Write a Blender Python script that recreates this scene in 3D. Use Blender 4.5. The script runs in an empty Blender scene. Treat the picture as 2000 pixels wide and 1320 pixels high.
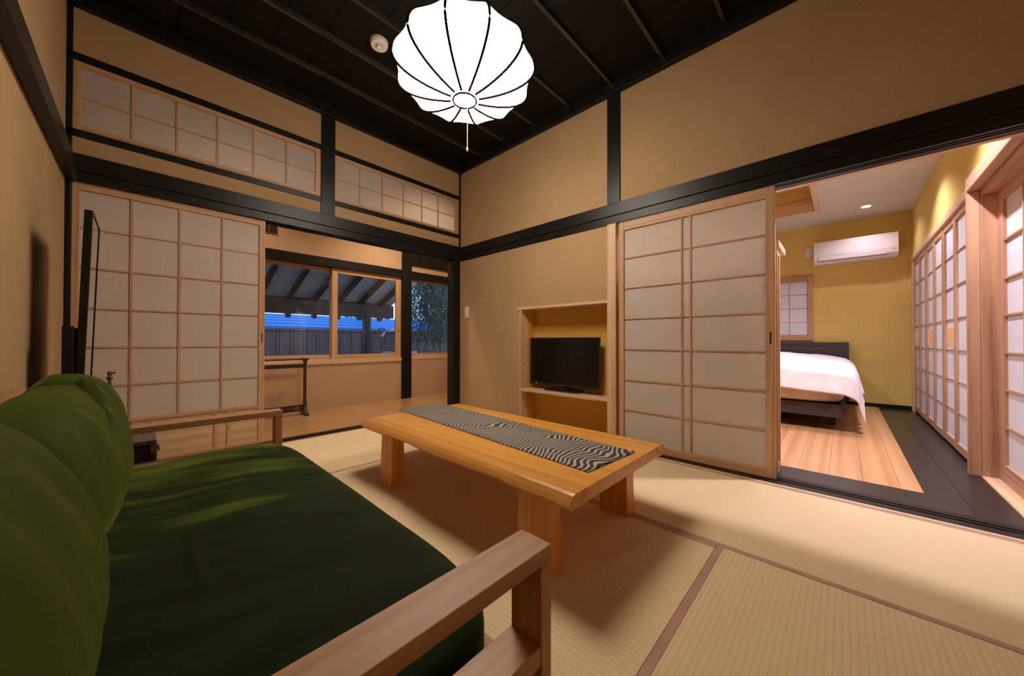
import bpy, bmesh, math, random
from mathutils import Vector, Matrix, noise as mnoise
random.seed(7)
PI = math.pi
S = bpy.context.scene
COL = S.collection

# ------------------------------------------------------------------ camera
cam_d = bpy.data.cameras.new('camera'); cam = bpy.data.objects.new('camera', cam_d); COL.objects.link(cam)
cam_d.sensor_width = 36.0; cam_d.lens = 683.82 / 2000 * 36.0; cam_d.clip_start = 0.02; cam_d.clip_end = 200
yaw, pitch, roll = map(math.radians, (43.4, 0.45, 0.1076))
F = Vector((math.cos(yaw) * math.cos(pitch), math.sin(yaw) * math.cos(pitch), math.sin(pitch)))
R0 = Vector((math.sin(yaw), -math.cos(yaw), 0)); U0 = R0.cross(F)
Rr = math.cos(roll) * R0 + math.sin(roll) * U0; Ur = -math.sin(roll) * R0 + math.cos(roll) * U0
M = Matrix((Rr, Ur, -F)).transposed().to_4x4(); M.translation = Vector((0, 0, 0.815))
cam.matrix_world = M
S.camera = cam

# ------------------------------------------------------------------ view, world
S.view_settings.view_transform = 'Standard'; S.view_settings.look = 'None'
S.view_settings.gamma = 1.0; S.view_settings.use_curve_mapping = False
S.view_settings.exposure = 1.15
S.cycles.use_denoising = True
S.cycles.max_bounces = 10; S.cycles.diffuse_bounces = 8; S.cycles.transparent_max_bounces = 12
S.cycles.sample_clamp_indirect = 4.0
w = bpy.data.worlds.new('dusk'); S.world = w; w.use_nodes = True
nt = w.node_tree; bg = nt.nodes['Background']
tc = nt.nodes.new('ShaderNodeTexCoord'); sp = nt.nodes.new('ShaderNodeSeparateXYZ'); rp = nt.nodes.new('ShaderNodeValToRGB')
nt.links.new(tc.outputs['Generated'], sp.inputs[0]); nt.links.new(sp.outputs['Z'], rp.inputs[0]); nt.links.new(rp.outputs[0], bg.inputs['Color'])
rp.color_ramp.elements[0].position = 0.0; rp.color_ramp.elements[0].color = (0.40, 0.58, 0.90, 1)
rp.color_ramp.elements[1].position = 0.8; rp.color_ramp.elements[1].color = (0.05, 0.16, 0.46, 1)
bg.inputs['Strength'].default_value = 1.6

# ------------------------------------------------------------------ lamps of the place
def spot(loc, power, size_deg, color, blend=0.6, radius=0.04, target=None):
    d = bpy.data.lights.new('spot', 'SPOT'); d.energy = power; d.color = color
    d.spot_size = math.radians(size_deg); d.spot_blend = blend; d.shadow_soft_size = radius
    o = bpy.data.objects.new('downlight_beam', d); COL.objects.link(o); o.location = loc
    return o
BEDC = (1.0, 0.89, 1.0)
BED_SPOTS = [(4.52, -0.20, 2.38), (3.00, -0.20, 2.38), (3.35, 1.05, 2.38), (4.75, 1.35, 2.38), (5.75, -0.2, 2.38)]
BED_POW = [42, 95, 42, 54, 11]
HALLC = (1.0, 0.78, 0.58)
HALL_SPOTS = [(2.15, 3.78, 2.62), (0.55, 3.92, 2.62), (3.3, 3.92, 2.62)]
HALL_POW = [60, 26, 14]
LAMP_STRENGTH = 6.0
LAMP_COLOR = (1.0, 0.85, 0.71)

# ------------------------------------------------------------------ materials
def nodes(name):
    m = bpy.data.materials.new(name); m.use_nodes = True
    return m, m.node_tree, m.node_tree.nodes['Principled BSDF']
def N(t, kind, **kw):
    n = t.nodes.new(kind)
    for k, v in kw.items():
        if hasattr(n, k) and k not in ('Scale',): setattr(n, k, v)
    return n
def L(t, a, b): t.links.new(a, b)
def coords(t, scale=(1, 1, 1), src='Object', rot=(0, 0, 0)):
    c = N(t, 'ShaderNodeTexCoord'); m = N(t, 'ShaderNodeMapping')
    m.inputs['Scale'].default_value = scale; m.inputs['Rotation'].default_value = rot
    L(t, c.outputs[src], m.inputs[0]); return m.outputs[0]
def noise_n(t, vec, scale, detail=4, rough=0.55):
    n = N(t, 'ShaderNodeTexNoise'); n.inputs['Scale'].default_value = scale
    n.inputs['Detail'].default_value = detail; n.inputs['Roughness'].default_value = rough
    L(t, vec, n.inputs['Vector']); return n.outputs['Fac']
def ramp(t, fac, stops):
    r = N(t, 'ShaderNodeValToRGB'); e = r.color_ramp.elements
    while len(e) < len(stops): e.new(0.5)
    for i, (p, c) in enumerate(stops):
        e[i].position = p; e[i].color = (*c, 1)
    L(t, fac, r.inputs[0]); return r.outputs[0]
def bump(t, h, bsdf, strength=0.2, dist=0.005):
    b = N(t, 'ShaderNodeBump'); b.inputs['Strength'].default_value = strength; b.inputs['Distance'].default_value = dist
    L(t, h, b.inputs['Height']); L(t, b.outputs[0], bsdf.inputs['Normal']); return b
def plain(name, col, rough=0.5, metal=0.0, coat=0.0, spec=0.5):
    m, t, b = nodes(name); b.inputs['Base Color'].default_value = (*col, 1)
    b.inputs['Roughness'].default_value = rough; b.inputs['Metallic'].default_value = metal
    b.inputs['Coat Weight'].default_value = coat; b.inputs['Specular IOR Level'].default_value = spec
    v = coords(t); n = noise_n(t, v, 60, 3)
    mm = N(t, 'ShaderNodeMix', data_type='RGBA'); mm.inputs[6].default_value = (*[c * 0.93 for c in col], 1); mm.inputs[7].default_value = (*[min(1, c * 1.05) for c in col], 1)
    L(t, n, mm.inputs[0]); L(t, mm.outputs[2], b.inputs['Base Color'])
    return m
def plaster(name, col, strength=0.25):
    m, t, b = nodes(name); v = coords(t)
    n1 = noise_n(t, v, 2.2, 3); n2 = noise_n(t, v, 220, 4, 0.7)
    c = ramp(t, n1, [(0.3, [x * 0.95 for x in col]), (0.7, [min(1, x * 1.04) for x in col])])
    g = ramp(t, n2, [(0.35, (0.86, 0.86, 0.86)), (0.65, (1.06, 1.06, 1.06))])
    mx = N(t, 'ShaderNodeMix', data_type='RGBA', blend_type='MULTIPLY'); mx.inputs[0].default_value = 1
    L(t, c, mx.inputs[6]); L(t, g, mx.inputs[7]); L(t, mx.outputs[2], b.inputs['Base Color'])
    b.inputs['Roughness'].default_value = 0.92; b.inputs['Specular IOR Level'].default_value = 0.15
    bump(t, n2, b, strength, 0.003); return m
def wood(name, light, dark, axis='z', rough=0.5, fine=1.0, band=26.0, coat=0.0, bumps=0.12, cont=1.0):
    m, t, b = nodes(name)
    ax = {'x': 0, 'y': 1, 'z': 2}[axis]
    s = [1, 1, 1]; s[ax] = 0.045
    v = coords(t, tuple(s))
    warp = noise_n(t, v, 3.0, 3)
    n1 = noise_n(t, v, band, 5, 0.65); n2 = noise_n(t, v, 160 * fine, 3, 0.7)
    wv = N(t, 'ShaderNodeTexWave', wave_type='RINGS', rings_direction={'x': 'X', 'y': 'Y', 'z': 'Z'}[axis])
    wv.inputs['Scale'].default_value = band * 0.35; wv.inputs['Distortion'].default_value = 6; wv.inputs['Detail'].default_value = 3; wv.inputs['Detail Scale'].default_value = 1.3
    L(t, v, wv.inputs['Vector'])
    a = N(t, 'ShaderNodeMath', operation='MULTIPLY_ADD'); L(t, wv.outputs['Fac'], a.inputs[0]); a.inputs[1].default_value = 0.35
    L(t, n1, a.inputs[2])
    a2 = N(t, 'ShaderNodeMath', operation='MULTIPLY_ADD'); L(t, n2, a2.inputs[0]); a2.inputs[1].default_value = 0.25; L(t, a.outputs[0], a2.inputs[2])
    mid = [(p + q) / 2 for p, q in zip(light, dark)]
    lo = [mid[i] + (dark[i] - mid[i]) * cont for i in range(3)]; hi = [mid[i] + (light[i] - mid[i]) * cont for i in range(3)]
    c = ramp(t, a2.outputs[0], [(0.42, lo), (0.62, mid), (0.95, hi)])
    L(t, c, b.inputs['Base Color']); b.inputs['Roughness'].default_value = rough
    b.inputs['Coat Weight'].default_value = coat; b.inputs['Coat Roughness'].default_value = 0.15
    bump(t, a2.outputs[0], b, bumps, 0.002); return m

MW = {a: wood('pale_cedar_' + a, (0.56, 0.34, 0.185), (0.40, 0.205, 0.10), a, 0.5) for a in 'xyz'}       # joinery wood
MR = {a: wood('rosy_cedar_' + a, (0.47, 0.275, 0.165), (0.29, 0.135, 0.075), a, 0.5, band=30, cont=1.25) for a in 'xyz'}   # bedroom joinery
MP = {a: wood('hinoki_' + a, (0.68, 0.47, 0.29), (0.50, 0.29, 0.16), a, 0.5, band=14) for a in 'xyz'}        # door frames, pillar
MS = {a: wood('oak_' + a, (0.46, 0.245, 0.11), (0.32, 0.15, 0.062), a, 0.45, band=40, fine=1.4, cont=0.8) for a in 'xyz'}  # sofa
MB_ = {a: wood('black_stained_' + a, (0.011, 0.009, 0.008), (0.004, 0.004, 0.004), a, 0.38, band=30, coat=0.0, bumps=0.2) for a in 'xyz'}
for m_ in MB_.values(): m_.node_tree.nodes['Principled BSDF'].inputs['Specular IOR Level'].default_value = 0.28
MT = {a: wood('honey_table_' + a, (0.74, 0.36, 0.065), (0.58, 0.24, 0.035), a, 0.38, band=22, coat=0.12, cont=0.7) for a in 'xyz'}
MTE = wood('honey_table_edge', (0.66, 0.30, 0.05), (0.42, 0.155, 0.022), 'y', 0.4, band=16, coat=0.1, cont=1.0)
MD = {a: wood('dark_rosewood_' + a, (0.050, 0.016, 0.011), (0.018, 0.006, 0.005), a, 0.35) for a in 'xyz'}
M_ceil = wood('ceiling_black', (0.0055, 0.0047, 0.0045), (0.003, 0.0026, 0.0025), 'y', 0.65, band=18, bumps=0.3)
M_ceil.node_tree.nodes['Principled BSDF'].inputs['Specular IOR Level'].default_value = 0.18
M_batten = wood('batten_black', (0.022, 0.020, 0.018), (0.014, 0.012, 0.011), 'x', 0.25, coat=0.6)
M_wall = plaster('sand_plaster', (0.465, 0.31, 0.165))
M_hall = plaster('hall_plaster', (0.52, 0.34, 0.20))
M_yel = plaster('mustard_plaster', (0.68, 0.50, 0.155))
M_ochre = plaster('ochre_niche', (0.70, 0.40, 0.085))
M_bceil = plaster('grey_ceiling', (0.58, 0.55, 0.46), 0.1)
M_black = plain('black_lacquer', (0.008, 0.008, 0.008), 0.3, coat=0.3)
M_white = plain('white_plastic', (0.78, 0.72, 0.74), 0.32)
M_cream = plain('cream_plastic', (0.66, 0.60, 0.50), 0.45)
M_grey = plain('grey_print', (0.30, 0.28, 0.30), 0.5)
M_brass = plain('aged_brass', (0.12, 0.07, 0.035), 0.45, 0.6)
M_slot = plain('dark_slot', (0.004, 0.004, 0.004), 0.6)
M_concrete = plain('pale_render', (0.55, 0.55, 0.58), 0.9)
M_hfloor = wood('hall_floor_oak', (0.42, 0.235, 0.105), (0.33, 0.165, 0.07), 'x', 0.26, band=10, coat=0.3)
M_bfloor = wood('bed_floor_oak', (0.58, 0.31, 0.145), (0.42, 0.195, 0.075), 'x', 0.38, band=9, coat=0.15, cont=1.3)
M_bdark = wood('black_floor', (0.016, 0.012, 0.0115), (0.009, 0.007, 0.0065), 'x', 0.36, band=12, coat=0.15)
M_bdark_y = wood('black_floor_y', (0.016, 0.012, 0.0115), (0.009, 0.007, 0.0065), 'y', 0.36, band=12, coat=0.15)
M_koshi = wood('striped_cedar', (0.62, 0.44, 0.27), (0.42, 0.225, 0.12), 'x', 0.5, band=13, cont=1.2)

def paper_mat(name, col, trans=0.35):
    m, t, b = nodes(name); v = coords(t); n = noise_n(t, v, 300, 3, 0.8)
    c = ramp(t, n, [(0.3, [x * 0.93 for x in col]), (0.7, col)])
    L(t, c, b.inputs['Base Color']); b.inputs['Roughness'].default_value = 0.85; b.inputs['Specular IOR Level'].default_value = 0.1
    tr = N(t, 'ShaderNodeBsdfTranslucent'); L(t, c, tr.inputs[0]); mx = N(t, 'ShaderNodeMixShader'); mx.inputs[0].default_value = trans
    L(t, b.outputs[0], mx.inputs[1]); L(t, tr.outputs[0], mx.inputs[2]); L(t, mx.outputs[0], t.nodes['Material Output'].inputs[0]); return m
M_paper = paper_mat('washi_paper', (0.74, 0.66, 0.585), 0.3)
M_papert = paper_mat('transom_paper', (0.74, 0.67, 0.60), 0.5)
M_paperb = paper_mat('washi_paper_white', (0.84, 0.84, 0.90), 0.3)

def glass_mat():
    m, t, b = nodes('clear_glass')
    tr = N(t, 'ShaderNodeBsdfTransparent'); tr.inputs[0].default_value = (0.93, 0.95, 0.95, 1)
    g = N(t, 'ShaderNodeBsdfGlossy'); g.inputs['Roughness'].default_value = 0.0
    f = N(t, 'ShaderNodeFresnel'); f.inputs[0].default_value = 1.5
    mx = N(t, 'ShaderNodeMixShader'); L(t, f.outputs[0], mx.inputs[0]); L(t, tr.outputs[0], mx.inputs[1]); L(t, g.outputs[0], mx.inputs[2])
    L(t, mx.outputs[0], t.nodes['Material Output'].inputs[0]); return m
M_glass = glass_mat()
def mirror_mat():
    m, t, b = nodes('mirror_silver'); b.inputs['Base Color'].default_value = (0.80, 0.84, 0.78, 1)
    b.inputs['Metallic'].default_value = 1; b.inputs['Roughness'].default_value = 0.01; return m
M_mirror = mirror_mat()
def screen_mat():
    m, t, b = nodes('tv_screen'); b.inputs['Base Color'].default_value = (0.004, 0.004, 0.005, 1)
    b.inputs['Roughness'].default_value = 0.16; return m
M_screen = screen_mat()
def emit(name, col, s):
    m, t, b = nodes(name); b.inputs['Base Color'].default_value = (0.8, 0.8, 0.8, 1)
    b.inputs['Emission Color'].default_value = (*col, 1); b.inputs['Emission Strength'].default_value = s; return m
M_lamp = emit('lit_paper_shade', LAMP_COLOR, LAMP_STRENGTH)
def lamp_down():      # the source inside shines downwards: the underside of the lantern glows strongest
    t = M_lamp.node_tree; g = N(t, 'ShaderNodeNewGeometry'); s = N(t, 'ShaderNodeSeparateXYZ'); L(t, g.outputs['Normal'], s.inputs[0])
    mr_ = N(t, 'ShaderNodeMapRange'); mr_.inputs['From Min'].default_value = 0.8; mr_.inputs['From Max'].default_value = -1.0
    mr_.inputs['To Min'].default_value = LAMP_STRENGTH * 0.15; mr_.inputs['To Max'].default_value = LAMP_STRENGTH * 2.35
    L(t, s.outputs['Z'], mr_.inputs['Value']); L(t, mr_.outputs[0], t.nodes['Principled BSDF'].inputs['Emission Strength'])
lamp_down()
M_bulb = emit('downlight_disc', (1.0, 0.86, 0.78), 14)
M_rib = plain('lamp_rib', (0.012, 0.006, 0.005), 0.9, spec=0.0)

def tatami(name, along):
    m, t, b = nodes(name); c = N(t, 'ShaderNodeTexCoord'); s = N(t, 'ShaderNodeSeparateXYZ'); L(t, c.outputs['Object'], s.inputs[0])
    ax = s.outputs['Y' if along == 'x' else 'X']; lx = s.outputs['X' if along == 'x' else 'Y']
    k = N(t, 'ShaderNodeMath', operation='MULTIPLY'); L(t, ax, k.inputs[0]); k.inputs[1].default_value = PI / 0.0165
    sn = N(t, 'ShaderNodeMath', operation='SINE'); L(t, k.outputs[0], sn.inputs[0])
    ab = N(t, 'ShaderNodeMath', operation='ABSOLUTE'); L(t, sn.outputs[0], ab.inputs[0])
    pw = N(t, 'ShaderNodeMath', operation='POWER'); L(t, ab.outputs[0], pw.inputs[0]); pw.inputs[1].default_value = 0.45
    sc = [1, 1, 1]; sc[0 if along == 'x' else 1] = 6; v = coords(t, tuple(sc)); fi = noise_n(t, v, 60, 3, 0.7)
    lg = noise_n(t, coords(t), 1.6, 2)
    col = ramp(t, fi, [(0.3, (0.66, 0.51, 0.30)), (0.7, (0.78, 0.62, 0.385))])
    sh = ramp(t, pw.outputs[0], [(0.0, (0.62, 0.60, 0.55)), (0.75, (1, 1, 1))])
    mx = N(t, 'ShaderNodeMix', data_type='RGBA', blend_type='MULTIPLY'); mx.inputs[0].default_value = 0.55; L(t, col, mx.inputs[6]); L(t, sh, mx.inputs[7])
    lc = ramp(t, lg, [(0.3, (0.95, 0.97, 0.92)), (0.7, (1.03, 1.0, 1.0))])
    m2 = N(t, 'ShaderNodeMix', data_type='RGBA', blend_type='MULTIPLY'); m2.inputs[0].default_value = 1; L(t, mx.outputs[2], m2.inputs[6]); L(t, lc, m2.inputs[7])
    L(t, m2.outputs[2], b.inputs['Base Color']); b.inputs['Roughness'].default_value = 0.62; b.inputs['Specular IOR Level'].default_value = 0.35
    bump(t, pw.outputs[0], b, 0.3, 0.0015); return m
M_tx, M_ty = tatami('tatami_weave_x', 'x'), tatami('tatami_weave_y', 'y')
def cloth(name, col, scale=700, rough=0.85, str_=0.3):
    m, t, b = nodes(name); v = coords(t); ck = N(t, 'ShaderNodeTexChecker'); ck.inputs['Scale'].default_value = scale; L(t, v, ck.inputs[0])
    n = noise_n(t, v, 8, 4); c = ramp(t, n, [(0.3, [x * 0.9 for x in col]), (0.7, [min(1, x * 1.08) for x in col])])
    L(t, c, b.inputs['Base Color']); b.inputs['Roughness'].default_value = rough; b.inputs['Specular IOR Level'].default_value = 0.2
    bump(t, ck.outputs['Fac'], b, str_, 0.0006); return m
M_heri = cloth('tatami_border_cloth', (0.46, 0.28, 0.215))
M_duvet = cloth('white_cotton', (0.86, 0.83, 0.86), 900, 0.8, 0.1)
M_matt = cloth('mattress_cloth', (0.74, 0.60, 0.50), 900)
def velvet(name, streak=True):
    m, t, b = nodes(name); v = coords(t, (1.1, 0.19, 0.5), rot=(0, 0, math.radians(-18))) if streak else coords(t, (0.30, 0.11, 0.75))
    v.node.vector_type = 'TEXTURE'
    n1 = noise_n(t, v, 2.6, 5, 0.62); n2 = noise_n(t, coords(t), 240, 3, 0.7); n3 = noise_n(t, coords(t), 1.8, 2)
    ad = N(t, 'ShaderNodeMath', operation='MULTIPLY_ADD'); L(t, n1, ad.inputs[0]); ad.inputs[1].default_value = 0.75 if streak else 0.45; 
    k3 = N(t, 'ShaderNodeMath', operation='MULTIPLY'); L(t, n3, k3.inputs[0]); k3.inputs[1].default_value = 0.5; L(t, k3.outputs[0], ad.inputs[2])
    if streak:   # highlight painted into the colour as an ellipse, and darker towards the near end
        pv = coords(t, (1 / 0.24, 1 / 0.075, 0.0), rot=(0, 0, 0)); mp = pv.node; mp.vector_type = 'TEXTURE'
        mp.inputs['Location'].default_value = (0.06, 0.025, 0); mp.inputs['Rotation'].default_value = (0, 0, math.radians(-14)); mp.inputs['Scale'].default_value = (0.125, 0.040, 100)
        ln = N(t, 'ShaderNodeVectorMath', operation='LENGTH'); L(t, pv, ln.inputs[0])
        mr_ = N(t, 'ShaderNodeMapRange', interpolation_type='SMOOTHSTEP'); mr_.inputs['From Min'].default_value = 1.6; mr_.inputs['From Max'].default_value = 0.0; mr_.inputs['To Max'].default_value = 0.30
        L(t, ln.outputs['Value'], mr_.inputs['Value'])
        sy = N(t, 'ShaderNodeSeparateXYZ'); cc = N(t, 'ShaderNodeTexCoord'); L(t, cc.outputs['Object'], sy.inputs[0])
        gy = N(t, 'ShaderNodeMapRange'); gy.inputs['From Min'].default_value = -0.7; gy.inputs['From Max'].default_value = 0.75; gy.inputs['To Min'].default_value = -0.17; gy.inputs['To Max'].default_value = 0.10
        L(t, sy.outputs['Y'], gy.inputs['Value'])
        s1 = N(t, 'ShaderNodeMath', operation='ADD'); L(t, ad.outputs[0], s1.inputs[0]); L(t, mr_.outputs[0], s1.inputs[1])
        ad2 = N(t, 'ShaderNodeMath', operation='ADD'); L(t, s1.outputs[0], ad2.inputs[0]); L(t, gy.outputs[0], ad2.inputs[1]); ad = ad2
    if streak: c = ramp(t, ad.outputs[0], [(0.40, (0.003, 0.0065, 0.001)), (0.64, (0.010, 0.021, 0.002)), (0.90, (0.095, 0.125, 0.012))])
    else: c = ramp(t, ad.outputs[0], [(0.30, (0.024, 0.040, 0.004)), (0.50, (0.044, 0.068, 0.007)), (0.72, (0.080, 0.110, 0.013))])
    L(t, c, b.inputs['Base Color']); b.inputs['Roughness'].default_value = 0.75; b.inputs['Specular IOR Level'].default_value = 0.12
    b.inputs['Sheen Weight'].default_value = 0.35 if streak else 0.5; b.inputs['Sheen Roughness'].default_value = 0.35; b.inputs['Sheen Tint'].default_value = (0.30, 0.34, 0.06, 1)
    bump(t, n2, b, 0.15, 0.001); return m
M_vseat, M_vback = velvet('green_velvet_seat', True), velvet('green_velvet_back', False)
def runner_mat():
    m, t, b = nodes('runner_wave_weave'); c = N(t, 'ShaderNodeTexCoord')
    # woven wave stripes: phase = y*k + noise(x,y)
    v = coords(t, (1, 0.8, 1)); n = noise_n(t, v, 5.5, 2, 0.4); n2 = noise_n(t, coords(t, (1, 1, 1)), 2.2, 1)
    s = N(t, 'ShaderNodeSeparateXYZ'); L(t, c.outputs['Object'], s.inputs[0])
    a = N(t, 'ShaderNodeMath', operation='MULTIPLY'); L(t, s.outputs['Y'], a.inputs[0]); a.inputs[1].default_value = 2 * PI / 0.0215
    d = N(t, 'ShaderNodeMath', operation='MULTIPLY_ADD'); L(t, n, d.inputs[0]); d.inputs[1].default_value = 46; L(t, a.outputs[0], d.inputs[2])
    d2 = N(t, 'ShaderNodeMath', operation='MULTIPLY_ADD'); L(t, n2, d2.inputs[0]); d2.inputs[1].default_value = 24; L(t, d.outputs[0], d2.inputs[2])
    sn = N(t, 'ShaderNodeMath', operation='SINE'); L(t, d2.outputs[0], sn.inputs[0])
    m1 = N(t, 'ShaderNodeMath', operation='MULTIPLY_ADD'); L(t, sn.outputs[0], m1.inputs[0]); m1.inputs[1].default_value = 0.5; m1.inputs[2].default_value = 0.5
    col = ramp(t, m1.outputs[0], [(0.38, (0.022, 0.022, 0.028)), (0.58, (0.12, 0.11, 0.10)), (0.82, (0.47, 0.41, 0.34))])
    L(t, col, b.inputs['Base Color']); b.inputs['Roughness'].default_value = 0.7; bump(t, m1.outputs[0], b, 0.4, 0.001); return m
M_runner = runner_mat()
M_leaf = plain('bamboo_leaf', (0.055, 0.20, 0.145), 0.5)
M_leafd = plain('conifer_needles', (0.018, 0.055, 0.06), 0.7)
M_culm = plain('bamboo_culm', (0.16, 0.17, 0.08), 0.5)
M_fence = {a: wood('weathered_fence_' + a, (0.36, 0.22, 0.17), (0.21, 0.12, 0.09), a, 0.8, band=20) for a in 'xyz'}
M_raft = {a: wood('brown_rafter_' + a, (0.11, 0.06, 0.04), (0.055, 0.03, 0.02), a, 0.6) for a in 'xyz'}
M_soff = plain('pale_roof_board', (0.80, 0.70, 0.62), 0.8)
M_blue = plain('blue_metal_roof', (0.05, 0.27, 0.56), 0.5)
M_ground = plaster('dark_soil', (0.06, 0.055, 0.05), 0.6)

# ------------------------------------------------------------------ mesh helpers
class MB:
    def __init__(s): s.v, s.f = [], []
    def add(s, vs, fs):
        o = len(s.v); s.v += [Vector(p) for p in vs]; s.f += [tuple(i + o for i in f) for f in fs]; return s
    def box(s, x0, x1, y0, y1, z0, z1):
        return s.add([(x0, y0, z0), (x1, y0, z0), (x1, y1, z0), (x0, y1, z0), (x0, y0, z1), (x1, y0, z1), (x1, y1, z1), (x0, y1, z1)],
                     [(0, 3, 2, 1), (4, 5, 6, 7), (0, 1, 5, 4), (1, 2, 6, 5), (2, 3, 7, 6), (3, 0, 4, 7)])
    def hexa(s, b, t):   # bottom 4 pts, top 4 pts (ccw)
        return s.add(list(b) + list(t), [(0, 3, 2, 1), (4, 5, 6, 7), (0, 1, 5, 4), (1, 2, 6, 5), (2, 3, 7, 6), (3, 0, 4, 7)])
    def prism(s, poly, axis, a, b):
        mk = {'x': lambda p, h: (h, p[0], p[1]), 'y': lambda p, h: (p[0], h, p[1]), 'z': lambda p, h: (p[0], p[1], h)}[axis]
        n = len(poly)
        fs = [tuple(range(n))[::-1], tuple(range(n, 2 * n))] + [(i, (i + 1) % n, (i + 1) % n + n, i + n) for i in range(n)]
        return s.add([mk(p, a) for p in poly] + [mk(p, b) for p in poly], fs)
    def tube(s, pts, r, seg=8, cap=True):
        pts = [Vector(p) for p in pts]; rs = r if isinstance(r, (list, tuple)) else [r] * len(pts); vs = []; fs = []
        up = Vector((0, 0, 1))
        for i, p in enumerate(pts):
            d = (pts[min(i + 1, len(pts) - 1)] - pts[max(i - 1, 0)]).normalized()
            a = d.cross(up)
            if a.length < 1e-3: a = d.cross(Vector((1, 0, 0)))
            a.normalize(); b = d.cross(a)
            vs += [p + (a * math.cos(k * 2 * PI / seg) + b * math.sin(k * 2 * PI / seg)) * rs[i] for k in range(seg)]
        for i in range(len(pts) - 1):
            for k in range(seg):
                k2 = (k + 1) % seg; fs.append((i * seg + k, i * seg + k2, (i + 1) * seg + k2, (i + 1) * seg + k))
        if cap: fs += [tuple(range(seg))[::-1], tuple(range((len(pts) - 1) * seg, len(pts) * seg))]
        return s.add(vs, fs)
    def lathe(s, prof, c, seg=24, axis='z'):
        vs, fs = [], []
        for (r, h) in prof:
            for k in range(seg):
                a = 2 * PI * k / seg; q = (r * math.cos(a), r * math.sin(a), h)
                if axis == 'x': q = (q[2], q[0], q[1])
                if axis == 'y': q = (q[0], q[2], q[1])
                vs.append((c[0] + q[0], c[1] + q[1], c[2] + q[2]))
        for i in range(len(prof) - 1):
            for k in range(seg):
                k2 = (k + 1) % seg; fs.append((i * seg + k, i * seg + k2, (i + 1) * seg + k2, (i + 1) * seg + k))
        fs += [tuple(range(seg))[::-1], tuple(range((len(prof) - 1) * seg, len(prof) * seg))]
        return s.add(vs, fs)
    def grid(s, fn, nu, nv, closed_u=False):
        vs = [fn(i / nu, j / nv) for j in range(nv + 1) for i in range(nu + 1)]; w = nu + 1
        return s.add(vs, [(j * w + i, j * w + i + 1, (j + 1) * w + i + 1, (j + 1) * w + i) for j in range(nv) for i in range(nu)])
    def build(s, name, mat, parent=None, bevel=0.0, smooth=False, subsurf=0, solid=0.0):
        org = parent_world(parent)
        me = bpy.data.meshes.new(name); me.from_pydata([tuple(p - org) for p in s.v], [], s.f); me.update()
        bm = bmesh.new(); bm.from_mesh(me); bmesh.ops.recalc_face_normals(bm, faces=bm.faces); bm.to_mesh(me); bm.free()
        me.materials.append(mat)
        o = bpy.data.objects.new(name, me); COL.objects.link(o)
        if parent: o.parent = parent
        if smooth:
            for p in me.polygons: p.use_smooth = True
        if solid:
            md = o.modifiers.new('thick', 'SOLIDIFY'); md.thickness = solid; md.offset = 0
        if bevel:
            md = o.modifiers.new('bevel', 'BEVEL'); md.width = bevel; md.segments = 2; md.limit_method = 'ANGLE'
        if subsurf:
            md = o.modifiers.new('sub', 'SUBSURF'); md.levels = subsurf; md.render_levels = subsurf
        return o
def parent_world(p):
    v = Vector((0, 0, 0))
    while p is not None: v += p.location; p = p.parent
    return v
def box(name, m, parent, x0, x1, y0, y1, z0, z1, bevel=0.0):
    return MB().box(x0, x1, y0, y1, z0, z1).build(name, m, parent, bevel)
def tag(o, label=None, cat=None, group=None, kind=None):
    if label: o['label'] = label
    if cat: o['category'] = cat
    if group: o['group'] = group
    if kind: o['kind'] = kind
    return o
def thing(name, loc, label=None, cat=None, group=None, kind=None):
    o = bpy.data.objects.new(name, None); o.empty_display_size = 0.05; COL.objects.link(o); o.location = loc
    return tag(o, label, cat, group, kind)
def struct(name, loc=(0, 0, 0), label=None, cat=None): return thing(name, loc, label, cat, None, 'structure')
def cushion(x0, x1, y0, y1, z0, z1, e=4.0, n=14, warp=None, res=None):
    """closed rounded pillow-box: cube grid pushed to a superellipsoid"""
    mb = MB(); nx, ny, nz = res or (n, n, n)
    bm = bmesh.new(); idx = {}
    def vert(i, j, k):
        key = (i, j, k)
        if key not in idx:
            p = Vector((2 * i / nx - 1, 2 * j / ny - 1, 2 * k / nz - 1))
            q = (abs(p.x) ** e + abs(p.y) ** e + abs(p.z) ** e) ** (1 / e)
            m_ = max(abs(p.x), abs(p.y), abs(p.z)); p = p * (m_ / q)
            w_ = Vector(((x0 + x1) / 2 + p.x * (x1 - x0) / 2, (y0 + y1) / 2 + p.y * (y1 - y0) / 2, (z0 + z1) / 2 + p.z * (z1 - z0) / 2))
            if warp: w_ = warp(w_, p)
            idx[key] = len(mb.v); mb.v.append(w_)
        return idx[key]
    for i in range(nx):
        for j in range(ny):
            for k in (0, nz): mb.f.append((vert(i, j, k), vert(i + 1, j, k), vert(i + 1, j + 1, k), vert(i, j + 1, k)))
    for i in range(nx):
        for k in range(nz):
            for j in (0, ny): mb.f.append((vert(i, j, k), vert(i + 1, j, k), vert(i + 1, j, k + 1), vert(i, j, k + 1)))
    for j in range(ny):
        for k in range(nz):
            for i in (0, nx): mb.f.append((vert(i, j, k), vert(i, j + 1, k), vert(i, j + 1, k + 1), vert(i, j, k + 1)))
    bm.free(); return mb

# ================================================================== SETTING: shell
XW, YB, XL, YN, ZC = 2.554, 3.245, -0.31, -0.59, 2.82      # tv wall, back wall, left wall, near wall, ceiling

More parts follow.
